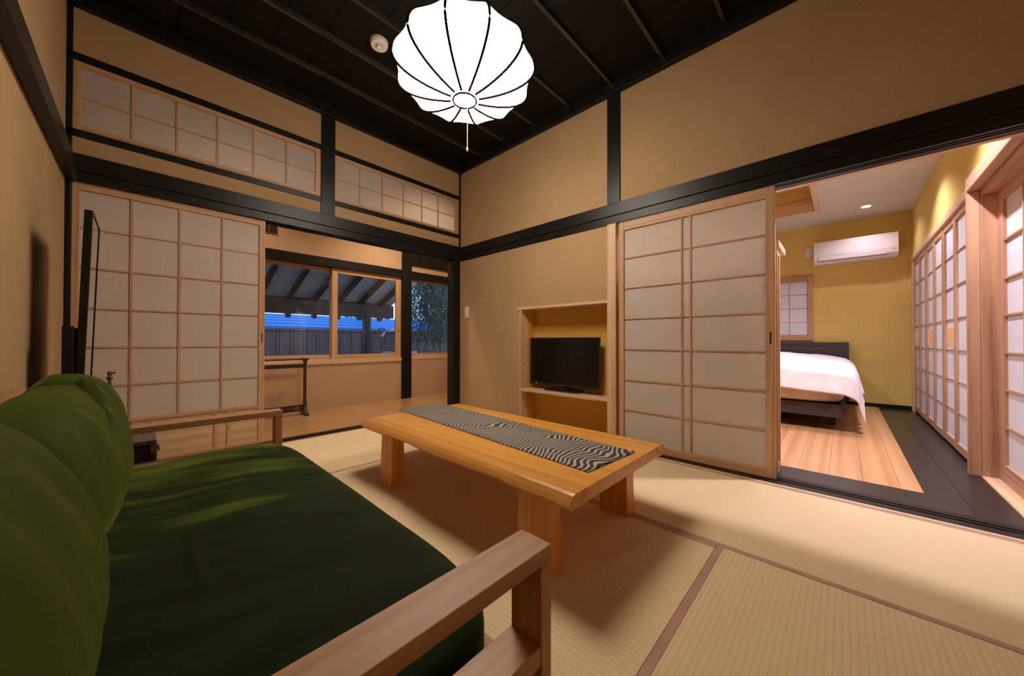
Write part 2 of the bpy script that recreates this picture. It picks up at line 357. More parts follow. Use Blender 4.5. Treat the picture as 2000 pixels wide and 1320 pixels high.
# --- tatami floor
fl = struct('floor', (1.1, 1.3, 0), 'six pale straw tatami mats with dusty rose cloth borders', 'floor')
box('subfloor', M_bdark, fl, XL, 2.49, YN, 3.252, -0.10, -0.03)
def mat_(x0, x1, y0, y1, along):
    hw = 0.026; g = 0.001
    m = thing('tatami_mat', ((x0 + x1) / 2, (y0 + y1) / 2, 0)); m.parent = fl; m.location = Vector(m.location) - fl.location
    if along == 'x':
        box('straw_surface', M_tx, m, x0 + g, x1 - g, y0 + hw, y1 - hw, -0.03, 0.0)
        box('cloth_border', M_heri, m, x0 + g, x1 - g, y0 + g, y0 + hw, -0.03, 0.0012, 0.0008); box('cloth_border', M_heri, m, x0 + g, x1 - g, y1 - hw, y1 - g, -0.03, 0.0012, 0.0008)
    else:
        box('straw_surface', M_ty, m, x0 + hw, x1 - hw, y0 + g, y1 - g, -0.03, 0.0)
        box('cloth_border', M_heri, m, x0 + g, x0 + hw, y0 + g, y1 - g, -0.03, 0.0012, 0.0008); box('cloth_border', M_heri, m, x1 - hw, x1 - g, y0 + g, y1 - g, -0.03, 0.0012, 0.0008)
mat_(XL, 1.584, 2.28, 3.252, 'x'); mat_(1.584, 2.468, 1.33, 3.252, 'y'); mat_(1.584, 2.468, YN, 1.33, 'y')
mat_(0.637, 1.584, 0.37, 2.28, 'y'); mat_(XL, 0.637, 0.37, 2.28, 'y'); mat_(XL, 1.584, YN, 0.37, 'x')
box('edge_strip', MP['y'], fl, 2.468, 2.490, YN, 3.252, -0.03, 0.003, 0.001)

# --- threshold under the sliding doors to the bedroom, grooved black sill
sl = struct('trim_1', (2.55, 1.3, 0), 'black grooved threshold between tatami and bedroom floor', 'threshold')
for (a, b, z) in ((2.490, 2.556, 0.002), (2.556, 2.572, -0.006), (2.572, 2.590, 0.002), (2.590, 2.606, -0.006), (2.606, 2.66, 0.002)):
    box('sill_board', MB_['y'], sl, a, b, YN, 3.2, -0.05, z)
# --- black sill to the hall
sh = struct('trim_2', (1.1, 3.32, 0), 'black sill between tatami and hall floor', 'threshold')
for (a, b, z) in ((3.252, 3.275, 0.002), (3.275, 3.295, -0.006), (3.295, 3.31, 0.002), (3.31, 3.33, -0.006), (3.33, 3.388, 0.002)):
    box('sill_board', MB_['x'], sh, XL, XW, a, b, -0.05, z)

# --- TV wall
wr = struct('wall_right', (XW, 1.3, 0), 'sand plaster wall with television niche and black beams', 'wall')
P0, P1 = XW + 0.002, 2.66
mb = MB()
mb.box(P0, P1, YN - 0.05, 3.36, 1.86, ZC + 0.06)
mb.box(P0, P1, 2.30, 3.36, 0, 1.79)
mb.box(P0, P1, 1.30, 2.30, 1.142, 1.79)
mb.build('plaster', M_wall, wr)
mb = MB(); mb.box(2.745, 2.76, 1.34, 2.31, 0, 1.2); mb.box(2.632, 2.76, 2.282, 2.30, 0, 1.2); mb.box(P1, 2.76, 1.32, 1.345, 0, 1.2); mb.box(P1, 2.76, 1.32, 2.31, 1.155, 1.18)
mb.build('niche_lining', M_ochre, wr)
box('niche_floor', MW['y'], wr, XW + 0.004, 2.744, 1.36, 2.281, 0.0, 0.02)
box('nageshi_beam', MB_['y'], wr, 2.542, 2.58, YN, YB, 1.803, 1.898, 0.002)
mb = MB(); mb.box(2.550, 2.572, YN, YB, 1.738, 1.80); mb.box(2.572, 2.588, YN, YB, 1.755, 1.80); mb.box(2.588, 2.600, YN, YB, 1.738, 1.80)
mb.box(2.600, 2.616, YN, YB, 1.755, 1.80); mb.box(2.616, 2.655, YN, YB, 1.738, 1.80); mb.build('grooved_head_track', MB_['y'], wr, 0.0015)
box('inner_head_trim', MP['y'], wr, 2.655, 2.69, YN - 0.05, 1.3, 1.735, 1.83)
box('post', MB_['z'], wr, 2.543, 2.60, 1.256, 1.364, 1.898, 2.80, 0.002)
box('crown_beam', MB_['y'], wr, 2.512, 2.56, YN, YB, 2.757, 2.84, 0.002)
box('pillar', MP['z'], wr, 2.538, 2.68, 1.288, 1.362, 0.0, 1.738, 0.002)
# niche frame
box('niche_frame', MP['y'], wr, 2.540, 2.744, 1.362, 2.335, 1.118, 1.142, 0.0015)
box('niche_frame', MP['z'], wr, 2.543, 2.63, 2.288, 2.305, 0.0, 1.118, 0.0015)
mb = MB(); mb.prism([(2.523, 2.275), (2.744, 2.275), (2.744, 1.362), (2.548, 1.362), (2.548, 1.44), (2.523, 1.47)], 'z', 0.330, 0.352)
mb.build('niche_shelf', MP['y'], wr, 0.002)

# --- back wall
wb = struct('wall_back', (1.1, YB, 0), 'sand plaster wall with black frame and paper transoms', 'wall')
PB0, PB1 = YB + 0.004, 3.35
mb = MB()
mb.box(XL, P0, PB0, PB1, 2.49, ZC + 0.06); mb.box(XL, P0, PB0, PB1, 1.86, 2.008)
mb.build('plaster', M_wall, wb)
box('nageshi_beam', MB_['x'], wb, XL, XW, YB - 0.012, YB + 0.03, 1.805, 1.903, 0.002)
mb = MB(); mb.box(XL, XW, YB - 0.004, 3.268, 1.745, 1.802); mb.box(XL, XW, 3.268, 3.286, 1.765, 1.802); mb.box(XL, XW, 3.286, 3.30, 1.745, 1.802)
mb.box(XL, XW, 3.30, 3.32, 1.765, 1.802); mb.box(XL, XW, 3.32, 3.36, 1.745, 1.802); mb.build('grooved_head_track', MB_['x'], wb, 0.0015)
box('upper_rail', MB_['x'], wb, XL, XW, YB - 0.004, PB1, 2.452, 2.495, 0.0015)
box('lower_rail', MB_['x'], wb, XL, XW, YB - 0.004, PB1, 2.003, 2.047, 0.0015)
box('middle_post', MB_['z'], wb, 1.046, 1.158, YB - 0.010, PB1, 1.903, 2.80, 0.002)
box('corner_trim', MB_['z'], wb, XL, -0.286, YB - 0.004, PB1, 1.903, 2.80, 0.001)
box('corner_trim', MB_['z'], wb, 2.530, 2.553, YB - 0.002, PB1, 1.903, 2.80, 0.001)
box('corner_post', MB_['z'], wb, XL, -0.288, YB - 0.004, PB1, 0.0, 1.75, 0.001)
box('corner_post', MB_['z'], wb, 2.462, 2.552, YB + 0.004, 3.37, 0.0, 1.75, 0.002)
box('crown_beam', MB_['x'], wb, XL, XW, YB - 0.042, PB1, 2.757, 2.84, 0.002)

# --- left wall
wl = struct('wall_left', (XL, 1.3, 0), 'sand plaster wall behind the green sofa', 'wall')
MB().box(XL - 0.1, XL, YN - 0.1, 3.36, -0.02, ZC + 0.06).build('plaster', M_wall, wl)
box('nageshi_beam', MB_['y'], wl, XL, -0.263, YN, YB, 1.742, 1.835, 0.002)
box('crown_beam', MB_['y'], wl, XL, XL + 0.042, YN, YB, 2.757, 2.84, 0.002)
# --- near wall, behind the camera
wn = struct('wall_front', (1.1, YN, 0), 'sand plaster wall behind the camera', 'wall')
MB().box(XL - 0.1, P1, YN - 0.1, YN, -0.02, ZC + 0.06).build('plaster', M_wall, wn)

# --- ceiling
ce = struct('ceiling', (1.1, 1.3, ZC), 'black board ceiling with slim battens', 'ceiling')
bx = XL
while bx < 2.55:
    x1 = min(bx + 0.2262, 2.56); box('ceiling_board', M_ceil, ce, bx + 0.0015, x1 - 0.0015, YN - 0.02, 3.30, 2.838 + random.uniform(0, 0.0015), 2.856); bx += 0.2262
box('backing_board', M_slot, ce, XL - 0.1, P1, YN - 0.1, 3.36, 2.858, 2.90)
for k in range(-2, 8):
    y = 0.535 + 0.3855 * k
    MB().prism([(y - 0.016, 2.840), (y - 0.011, 2.812), (y + 0.011, 2.812), (y + 0.016, 2.840)], 'x', XL + 0.042, 2.513).build('ceiling_batten', M_batten, ce)

# ================================================================== sliding paper doors and transoms
def lattice(par, ax, off, a0, a1, z0, z1, stiles, rails, vs, hs, wm, pm, th=0.03, mw=0.011, paper_back=0.45, wz=None, face=1):
    """par: parent; ax 'x'|'y' direction of width, off = front face coordinate on the other axis, depth th away in direction face"""
    wz = wz or wm
    def bx_(name, m, u0, u1, z_0, z_1, d0, d1, bev=0.0):
        lo, hi = sorted((off + face * d0, off + face * d1))
        if ax == 'x': return box(name, m, par, u0, u1, lo, hi, z_0, z_1, bev)
        return box(name, m, par, lo, hi, u0, u1, z_0, z_1, bev)
    sl_, sr_ = stiles; rb, rt = rails
    bx_('stile', wz['z'], a0, a0 + sl_, z0, z1, 0, th, 0.0015); bx_('stile', wz['z'], a1 - sr_, a1, z0, z1, 0, th, 0.0015)
    bx_('rail', wm[ax], a0 + sl_, a1 - sr_, z0, z0 + rb, 0.001, th - 0.001, 0.001); bx_('rail', wm[ax], a0 + sl_, a1 - sr_, z1 - rt, z1, 0.001, th - 0.001, 0.001)
    i0, i1, j0, j1 = a0 + sl_, a1 - sr_, z0 + rb, z1 - rt
    for v in vs: bx_('muntin', wm['z'], v - mw / 2, v + mw / 2, j0, j1, 0.005, th * paper_back)
    for h in hs: bx_('muntin', wm[ax], i0, i1, h - mw * 0.4, h + mw * 0.4, 0.0055, th * paper_back)
    uu = [i0] + list(vs) + [i1]; hh = [j0] + list(hs) + [j1]
    for a, b in zip(uu[:-1], uu[1:]):
        for c, d in zip(hh[:-1], hh[1:]):
            bx_('paper_pane', pm, a, b, c, d, th * paper_back, th * paper_back + 0.001)
    return i0, i1, j0, j1

# door_1: left shoji in the back wall
d1 = struct('door_1', (0.185, 3.27, 0), 'sliding paper door left of the hall window, four columns and a cedar foot panel', 'door')
lattice(d1, 'x', 3.262, -0.286, 0.655, 0.300, 1.748, (0.028, 0.036), (0.018, 0.045), [-0.0485, 0.174, 0.3975], [0.534, 0.770, 1.003, 1.242, 1.478], MW, M_paper)
box('stile', MW['z'], d1, -0.286, -0.258, 3.262, 3.292, 0.004, 0.30); box('stile', MW['z'], d1, 0.619, 0.655, 3.262, 3.292, 0.004, 0.30)
box('foot_panel', M_koshi, d1, -0.258, 0.619, 3.274, 3.284, 0.04, 0.302); box('rail', MW['x'], d1, -0.258, 0.619, 3.263, 3.291, 0.004, 0.045)
for u in (0.367, 0.441, -0.03, 0.04): box('foot_batten', MW['z'], d1, u - 0.010, u + 0.010, 3.266, 3.275, 0.045, 0.302)
box('finger_pull', M_slot, d1, 0.633, 0.641, 3.2612, 3.263, 0.80, 0.87)
# door_2: right shoji in the tv wall
d2 = struct('door_2', (2.57, 0.78, 0), 'sliding paper door with seven rows beside the bedroom opening', 'door')
lattice(d2, 'y', 2.557, 0.289, 1.272, 0.004, 1.742, (0.047, 0.042), (0.054, 0.070), [0.755, 0.811], [0.286, 0.516, 0.752, 0.985, 1.220, 1.452], MW, M_paper, th=0.03)
box('finger_pull', M_slot, d2, 2.5555, 2.558, 0.308, 0.316, 0.80, 0.87)
# transoms
for n, (a, b) in enumerate(((-0.286, 1.046), (1.158, 2.530))):
    wd = struct('window_%d' % (n + 1), ((a + b) / 2, 3.25, 2.05), ('long', 'short')[n] + ' paper transom, ' + ('left', 'right')[n] + ' of the middle post', 'transom')
    vs = [a + 0.028 + (b - a - 0.075) * k / 6 + 0.0 for k in range(1, 6)] if n else [-0.0485, 0.155, 0.365, 0.577, 0.792]
    if n: vs = [1.383, 1.602, 1.826, 2.041, 2.248]
    lattice(wd, 'x', 3.250, a, b, 2.047, 2.452, ((0.030, 0.042), (0.026, 0.056))[n], (0.032, 0.032), vs, [2.245], MW, M_papert, th=0.03)

# ================================================================== HALL
fh = struct('floor.001', (1.6, 3.9, 0), 'honey brown hall floorboards', 'floor')
for k in range(4):
    y0 = 3.388 + k * 0.305; box('floor_board', M_hfloor, fh, XL - 0.6, 3.75, y0 + 0.0008, min(y0 + 0.3042, 4.62), -0.03, 0.0)
YH = 4.50
wh = struct('wall_hall', (1.6, YH, 0), 'hall wall with sliding garden windows', 'wall')
mb = MB(); mb.box(XL - 0.6, 3.75, YH, 4.64, -0.02, 0.545); mb.box(XL - 0.6, 2.52, YH, 4.64, 1.80, 2.75); mb.box(2.6, 3.75, YH, 4.64, 1.805, 1.90); mb.box(XL - 0.6, 0.3, YH, 4.64, 0.5, 1.85); mb.box(3.52, 3.75, YH, 4.64, 0.5, 1.85)
mb.build('plaster', M_hall, wh)
box('header_beam', MB_['x'], wh, XL - 0.6, 3.75, YH - 0.012, 4.64, 1.700, 1.808, 0.002)
box('wide_beam', MB_['x'], wh, 2.52, 3.75, YH - 0.02, 4.64, 1.895, 2.75, 0.002)
box('post', MB_['z'], wh, 2.500, 2.645, YH - 0.028, 4.64, 0.0, 2.75, 0.002)
box('sill_board', MP['x'], wh, XL - 0.6, 2.50, YH - 0.012, 4.62, 0.532, 0.585, 0.0015)
box('sill_board', MP['x'], wh, 2.645, 3.75, YH - 0.004, 4.62, 0.545, 0.585, 0.0015)
we = struct('wall_hall_end', (3.75, 3.9, 0), 'end wall of the hall', 'wall'); MB().box(3.75, 3.85, 3.3, 4.64, -0.02, 2.75).box(XL - 0.7, XL - 0.6, 3.3, 4.64, -0.02, 2.75).box(P1, 3.75, 3.25, 3.36, -0.02, 2.75).box(XL - 0.7, XL - 0.05, 3.3, 3.36, -0.02, 2.75).build('plaster', M_hall, we)
hc = struct('ceiling.001', (1.6, 3.9, 2.65), 'hall ceiling', 'ceiling'); MB().box(XL - 0.7, 3.85, 3.345, 4.64, 2.65, 2.72).build('plaster', M_bceil, hc)

def sash(par, x0, x1, y, z0, z1, st, rb, rt):
    for a, b in ((x0, x0 + st[0]), (x1 - st[1], x1)): box('stile', MW['z'], par, a, b, y, y + 0.032, z0, z1, 0.0015)
    box('rail', MW['x'], par, x0 + st[0], x1 - st[1], y, y + 0.032, z0, z0 + rb, 0.0015); box('rail', MW['x'], par, x0 + st[0], x1 - st[1], y, y + 0.032, z1 - rt, z1, 0.0015)
    box('glass_pane', M_glass, par, x0 + st[0], x1 - st[1], y + 0.014, y + 0.018, z0 + rb, z1 - rt)
w3 = struct('window_3', (2.05, 4.54, 0.585), 'front sliding glass sash, right half of the wide hall window', 'window')
sash(w3, 1.588, 2.500, 4.515, 0.587, 1.700, (0.065, 0.075), 0.052, 0.058)
box('finger_pull', M_slot, w3, 2.462, 2.470, 4.5135, 4.516, 0.92, 0.99)
w4 = struct('window_4', (0.95, 4.58, 0.585), 'rear sliding glass sash, left half of the wide hall window', 'window')
sash(w4, 0.30, 1.640, 4.556, 0.587, 1.700, (0.06, 0.06), 0.055, 0.042)
box('sash_latch', M_white, w4, 1.600, 1.612, 4.548, 4.556, 0.93, 1.03, 0.002)
w5 = struct('window_5', (3.1, 4.55, 0.585), 'fixed garden window right of the black hall post', 'window')
sash(w5, 2.640, 3.56, 4.535, 0.585, 1.702, (0.012, 0.05), 0.045, 0.030)

# carved dark sign plate high on the hall wall
pl = thing('carved_plate', (0.93, YH, 1.98), 'small dark pierced wooden plate high on the hall wall', 'plate')
box('frame', MD['x'], pl, 0.84, 1.010, 4.478, 4.498, 1.985, 1.997); box('frame', MD['z'], pl, 0.84, 0.852, 4.478, 4.498, 1.997, 2.078)
mb = MB(); a = [(0.965 + 0.045 * math.cos(t), 2.037 + 0.040 * math.sin(t)) for t in [(-PI / 2 + PI * k / 10) for k in range(11)]] + [(0.940, 2.077), (0.940, 1.997)]
mb.prism(a, 'y', 4.482, 4.498); mb.build('carving', MD['z'], pl)
mb = MB(); mb.box(0.905, 0.925, 4.482, 4.498, 2.01, 2.078); mb.box(0.86, 0.88, 4.482, 4.498, 1.997, 2.078); mb.box(0.88, 0.925, 4.482, 4.498, 1.997, 2.012); mb.build('carving', MD['z'], pl)

# kimono / towel rack in the hall
rk = thing('towel_rack', (0.8, 4.30, 0), 'dark wooden towel rack with flower cutouts under the hall window', 'rack')
for xe in (0.30, 1.235):
    box('upright', MD['z'], rk, xe - 0.013, xe + 0.013, 4.285, 4.315, 0.05, 0.60, 0.003)
    mb = MB(); mb.prism([(4.20, 0.0), (4.20, 0.022), (4.245, 0.035), (4.275, 0.09), (4.283, 0.16), (4.317, 0.16), (4.325, 0.09), (4.355, 0.035), (4.40, 0.022), (4.40, 0.0)], 'x', xe - 0.016, xe + 0.016); mb.build('foot', MD['y'], rk, 0.002)
    mb = MB(); mb.prism([(4.215, 0.605), (4.215, 0.622), (4.385, 0.622), (4.385, 0.605), (4.335, 0.595), (4.317, 0.55), (4.283, 0.55), (4.265, 0.595)], 'x', xe - 0.014, xe + 0.014); mb.build('top_arm', MD['y'], rk, 0.002)
box('top_bar', MD['x'], rk, 0.30, 1.235, 4.222, 4.240, 0.603, 0.615, 0.002); box('top_bar', MD['x'], rk, 0.30, 1.235, 4.360, 4.378, 0.603, 0.615, 0.002)
box('upper_board', MD['x'], rk, 0.30, 1.235, 4.293, 4.307, 0.520, 0.556, 0.002)
box('lower_board', MD['x'], rk, 0.30, 1.235, 4.290, 4.310, 0.045, 0.115, 0.002)
for k in range(5):
    a = PI / 2 + 2 * PI * k / 5; MB().lathe([(0.0045, 0), (0.0045, 0.003)], (1.155 + 0.015 * math.cos(a), 4.2875, 0.081 + 0.015 * math.sin(a)), 10, 'y').build('flower_cutout', M_cream, rk)
tw = thing('wooden_rod', (0.8, 4.25, 0.575), 'pale wooden rod lying along the dark towel rack', 'rod')
MB().tube([(0.32, 4.258, 0.5715), (1.19, 4.258, 0.5715)], 0.0115, 10).build('rod', MP['x'], tw, smooth=True)

# ================================================================== BEDROOM
XB = 6.293
fb = struct('floor.002', (4.4, 0.8, 0), 'bedroom floor of oak planks with a black border', 'floor')
yy = -0.314; ends = -0.23
while yy < 3.0:
    y1 = ends if yy < -0.3 else yy + 0.149
    box('floor_plank', M_bfloor, fb, 2.895, 6.27, yy + 0.0008, y1 - 0.0008, -0.03, 0.0); yy = y1
box('border_board', M_bdark_y, fb, 2.66, 2.785, -0.45, 3.0, -0.03, -0.0005); box('border_board', M_bdark_y, fb, 2.7865, 2.894, -0.45, 3.0, -0.03, -0.0005)
box('border_board', M_bdark, fb, 2.895, XB, -0.450, -0.3145, -0.03, -0.0005); box('border_board', M_bdark, fb, 2.66, XB, -0.70, -0.4515, -0.03, -0.0005)
box('subfloor', M_slot, fb, 2.66, XB, -0.9, 3.0, -0.06, -0.031)
bw = struct('wall_bedroom_back', (XB, 1.2, 0), 'mustard plaster wall behind the bed', 'wall')
MB().box(XB, XB + 0.1, -0.9, 3.1, -0.02, 2.7).build('plaster', M_yel, bw)
bs = struct('wall_bedroom_side', (4.5, -0.6, 1.8), 'mustard plaster wall above the wardrobe doors', 'wall')
MB().box(2.66, XB, -0.72, -0.598, 1.817, 2.45).build('plaster', M_yel, bs)
MB().box(2.5, XB, -0.92, -0.82, -0.02, 2.45).build('recess_plaster', M_bceil, bs)
bf = struct('wall_bedroom_far', (4.5, 3.05, 0), 'mustard plaster wall at the far side of the bed', 'wall')
MB().box(2.66, XB, 3.0, 3.1, -0.02, 2.45).build('plaster', M_yel, bf)
bb_ = struct('baseboard_1', (XB - 0.01, 0.5, 0), 'black baseboard under the mustard wall', 'baseboard'); box('board', MB_['y'], bb_, XB - 0.014, XB, -0.598, 3.0, 0, 0.045)
bc = struct('ceiling.002', (4.5, 1.2, 2.38), 'pale grey bedroom ceiling with a wood framed recess', 'ceiling')
mb = MB(); mb.box(2.62, 4.56, -0.9, 3.1, 2.38, 2.44); mb.box(5.53, 6.35, -0.9, 3.1, 2.38, 2.44); mb.box(4.56, 5.53, -0.9, 0.22, 2.38, 2.44); mb.box(4.56, 5.53, 1.35, 3.1, 2.38, 2.44); mb.build('plaster', M_bceil, bc)
mb = MB(); mb.box(4.53, 4.56, 0.19, 1.38, 2.44, 2.75); mb.box(5.53, 5.56, 0.19, 1.38, 2.44, 2.75); mb.box(4.53, 5.56, 0.19, 0.22, 2.44, 2.75); mb.box(4.53, 5.56, 1.35, 1.38, 2.44, 2.75); mb.box(4.53, 5.56, 0.19, 1.38, 2.72, 2.78); mb.build('recess_lining', M_yel, bc)
for (x0, x1, y0, y1, a) in ((4.53, 4.575, 0.195, 1.375, 'y'), (5.515, 5.56, 0.195, 1.375, 'y'), (4.575, 5.515, 0.195, 0.24, 'x'), (4.575, 5.515, 1.33, 1.375, 'x')):
    box('recess_frame', MP[a], bc, x0, x1, y0, y1, 2.372, 2.52, 0.001)

# low partition beside the door, with wooden counter cap
pt = struct('wall_partition', (2.74, 0.8, 0), 'low mustard partition with a wooden cap beside the paper door', 'wall')
box('plaster', M_yel, pt, 2.68, 2.765, 0.300, 1.33, 0.03, 1.35)
box('end_post', MP['z'], pt, 2.765, 2.79, 0.290, 0.32, 0.0, 1.36, 0.001); box('end_post', MP['z'], pt, 2.665, 2.685, 0.290, 0.32, 0.0, 1.36, 0.001)
box('foot_block', MP['x'], pt, 2.66, 2.772, 0.292, 0.305, 0.0, 0.06, 0.001)
box('bracket', MP['x'], pt, 2.69, 2.86, 0.296, 1.33, 1.355, 1.399, 0.001)
box('cap', MP['x'], pt, 2.69, 3.02, 0.284, 1.33, 1.399, 1.440, 0.002)

# wardrobe doors
ww = struct('trim_3', (4.9, -0.6, 1.76), 'pale wooden rail above the wardrobe doors', 'trim'); box('rail', MP['x'], ww, 2.69, XB - 0.001, -0.72, -0.585, 1.757, 1.817, 0.002)
box('post', MP['z'], ww, 6.198, 6.292, -0.70, -0.59, 0, 1.757)
for k in range(6):
    x0 = 3.727 + k * 0.4118; x1 = x0 + 0.4095; off = -0.600 if k % 2 == 0 else -0.603
    dr = struct('door_%d' % (3 + k), ((x0 + x1) / 2, off, 0), ['nearest', 'second', 'third', 'fourth', 'fifth', 'farthest'][k] + ' folding paper wardrobe door, counted from the wooden jamb', 'door')
    lattice(dr, 'x', off, x0, x1, 0.022, 1.755, (0.046, 0.046), (0.058, 0.052), [], [0.296, 0.522, 0.750, 0.987, 1.230, 1.473], MR, M_paperb, th=0.030, mw=0.009, face=-1, paper_back=0.42)
    if k % 2: box('handle', MP['z'], dr, x0 + 0.004, x0 + 0.072, off, off + 0.029, 0.775, 0.920, 0.003)
# jamb stack and the nearest paper door
jb = struct('trim_4', (3.6, -0.6, 0), 'stacked pale wood jamb between wardrobe and side door', 'jamb')
box('jamb_post', MR['z'], jb, 3.490, 3.518, -0.606, -0.556, 0, 1.735, 0.002); box('jamb_post', MR['z'], jb, 3.486, 3.722, -0.72, -0.607, 0, 1.70, 0.002)
box('jamb_head', MR['x'], jb, 2.69, 3.518, -0.606, -0.556, 1.735, 1.815, 0.002); box('jamb_head', MR['x'], jb, 2.69, 3.722, -0.72, -0.607, 1.70, 1.757, 0.002)
box('light_sill', MP['x'], jb, 2.662, 3.486, -0.72, -0.603, -0.02, 0.006, 0.001)
d9 = struct('door_9', (3.0, -0.665, 0), 'nearest paper side door behind the stacked wooden jamb', 'door')
lattice(d9, 'x', -0.668, 2.50, 3.484, 0.008, 1.70, (0.05, 0.085), (0.10, 0.062), [2.86, 3.105], [0.322, 0.539, 0.750, 0.967, 1.177, 1.400], MR, M_paperb, th=0.032, mw=0.014, face=-1, paper_back=0.5)

# bedroom window with paper screen
w6 = struct('window_6', (6.28, 0.65, 0.83), 'small paper screened window above the bed head', 'window')
for (y0, y1) in ((0.299, 0.347), (0.99, 1.04)): box('frame', MR['z'], w6, 6.262, XB, y0, y1, 0.828, 1.716, 0.002)
box('frame', MR['y'], w6, 6.264, XB, 0.347, 0.99, 1.672, 1.716, 0.002); box('frame', MR['y'], w6, 6.264, XB, 0.347, 0.99, 0.828, 0.872, 0.002)
lattice(w6, 'y', 6.270, 0.347, 0.99, 0.872, 1.672, (0.008, 0.02), (0.035, 0.035), [0.549, 0.77], [1.079, 1.269, 1.460], MR, M_paperb, th=0.02, mw=0.010)

# downlights
for i, p in enumerate(BED_SPOTS):
    dl = thing('downlight', p, ['round recessed downlight over the wardrobe doors', 'recessed downlight just inside the bedroom opening', 'recessed downlight behind the paper door', 'recessed downlight over the bed foot', 'recessed downlight near the air conditioner'][i], 'downlight')
    MB().lathe([(0.040, 0.0), (0.052, 0.0), (0.052, -0.006), (0.040, -0.004)], p, 20).build('trim_ring', M_white, dl)
    MB().lathe([(0.001, 0.0), (0.038, 0.0), (0.038, 0.004), (0.001, 0.004)], (p[0], p[1], p[2] - 0.005), 20).build('lens', M_bulb, dl)
    spot((p[0], p[1], p[2] - 0.012), BED_POW[i], 128, BEDC, 0.7, 0.035)
for i, p in enumerate(HALL_SPOTS):
    q = (p[0], p[1], 2.65)
    dl = thing('downlight', q, 'recessed hall downlight' + [' above the garden window', ' behind the left paper door', ' at the hall end'][i], 'downlight')
    MB().lathe([(0.040, 0.0), (0.052, 0.0), (0.052, -0.006), (0.040, -0.004)], q, 20).build('trim_ring', M_white, dl)
    MB().lathe([(0.001, 0.0), (0.038, 0.0), (0.038, 0.004), (0.001, 0.004)], (q[0], q[1], q[2] - 0.005), 20).build('lens', M_bulb, dl)
    spot((q[0], q[1], q[2] - 0.012), HALL_POW[i], 140, HALLC, 0.8, 0.035)

# air conditioner
ac = thing('air_conditioner', (XB, -0.1, 1.83), 'white wall air conditioner high on the mustard wall', 'air conditioner')
prof = [(XB, 1.845), (XB, 2.10), (6.275, 2.108), (6.085, 2.108), (6.078, 2.10), (6.076, 1.925), (6.082, 1.875), (6.105, 1.848), (6.16, 1.832), (6.26, 1.832)]
MB().prism(prof, 'y', -0.478, 0.277).build('body', M_white, ac, 0.004)
MB().prism([(6.0745, 1.915), (6.0735, 1.912), (6.079, 1.868), (6.083, 1.858), (6.088, 1.860), (6.084, 1.872), (6.080, 1.915)], 'y', -0.382, 0.233).build('louver', M_white, ac)
box('louver_gap', M_grey, ac, 6.0745, 6.078, -0.384, 0.235, 1.9155, 1.919); box('louver_gap', M_slot, ac, 6.081, 6.095, -0.384, 0.235, 1.853, 1.859)
box('side_slot', M_slot, ac, 6.0735, 6.08, 0.2335, 0.237, 1.86, 1.915)
box('panel_seam', M_grey, ac, 6.0748, 6.077, -0.476, -0.400, 1.929, 1.9305)
for z in (1.918, 1.906): box('print_mark', M_grey, ac, 6.0745, 6.077, -0.465, -0.420, z - 0.003, z)
ol = thing('power_outlet', (XB, 0.339, 2.02), 'white power outlet left of the air conditioner', 'outlet')
box('plate', M_white, ol, 6.285, XB, 0.304, 0.374, 1.965, 2.088, 0.002)
box('plug', M_white, ol, 6.262, 6.286, 0.322, 0.346, 2.005, 2.040, 0.004)
pts = [(6.262, 0.334 + 0.01 * math.sin(k * 0.6) - (k / 14) ** 2 * 0.075, 2.012 - 0.145 * math.sin(k / 14 * PI / 2)) for k in range(15)]
MB().tube(pts, 0.0045, 8).build('power_cable', M_white, ac, smooth=True)

# bed
bd = thing('bed', (5.2, 0.7, 0), 'low dark wood bed with headboard against the mustard wall', 'bed')
M_bedw = {a: wood('wenge_' + a, (0.050, 0.036, 0.038), (0.032, 0.022, 0.024), a, 0.5, band=30) for a in 'xyz'}
box('headboard', M_bedw['y'], bd, 6.19, 6.255, -0.055, 1.46, 0.06, 0.760, 0.002); box('headboard_cap', M_bedw['y'], bd, 6.18, 6.262, -0.056, 1.461, 0.763, 0.803, 0.002)
box('headboard_panel', M_bedw['y'], bd, 6.186, 6.19, -0.053, 0.545, 0.07, 0.758); box('headboard_panel', M_bedw['y'], bd, 6.186, 6.19, 0.550, 1.458, 0.07, 0.758)
for (x0, x1, y0, y1, a) in ((4.30, 4.335, -0.015, 1.42, 'y'), (4.335, 6.19, -0.015, 0.02, 'x'), (4.335, 6.19, 1.385, 1.42, 'x')):
    box('side_rail', M_bedw[a], bd, x0, x1, y0, y1, 0.125, 0.245, 0.004)
box('slat_base', M_bedw['x'], bd, 4.335, 6.19, 0.02, 1.385, 0.20, 0.235)
for (x, y) in ((4.64, 0.055), (4.64, 1.29), (5.95, 0.055), (5.95, 1.29)): box('leg', M_bedw['z'], bd, x, x + 0.07, y, y + 0.07, 0, 0.20, 0.002)
mt = thing('mattress', (5.2, 0.7, 0.235), 'thick cream mattress on the dark bed frame', 'mattress')
cushion(4.31, 6.17, -0.005, 1.41, 0.237, 0.470, 9, 14).build('mattress_body', M_matt, mt, smooth=True)
dv = thing('duvet', (5.0, 0.7, 0.47), 'rumpled white duvet draped over the low bed', 'duvet')
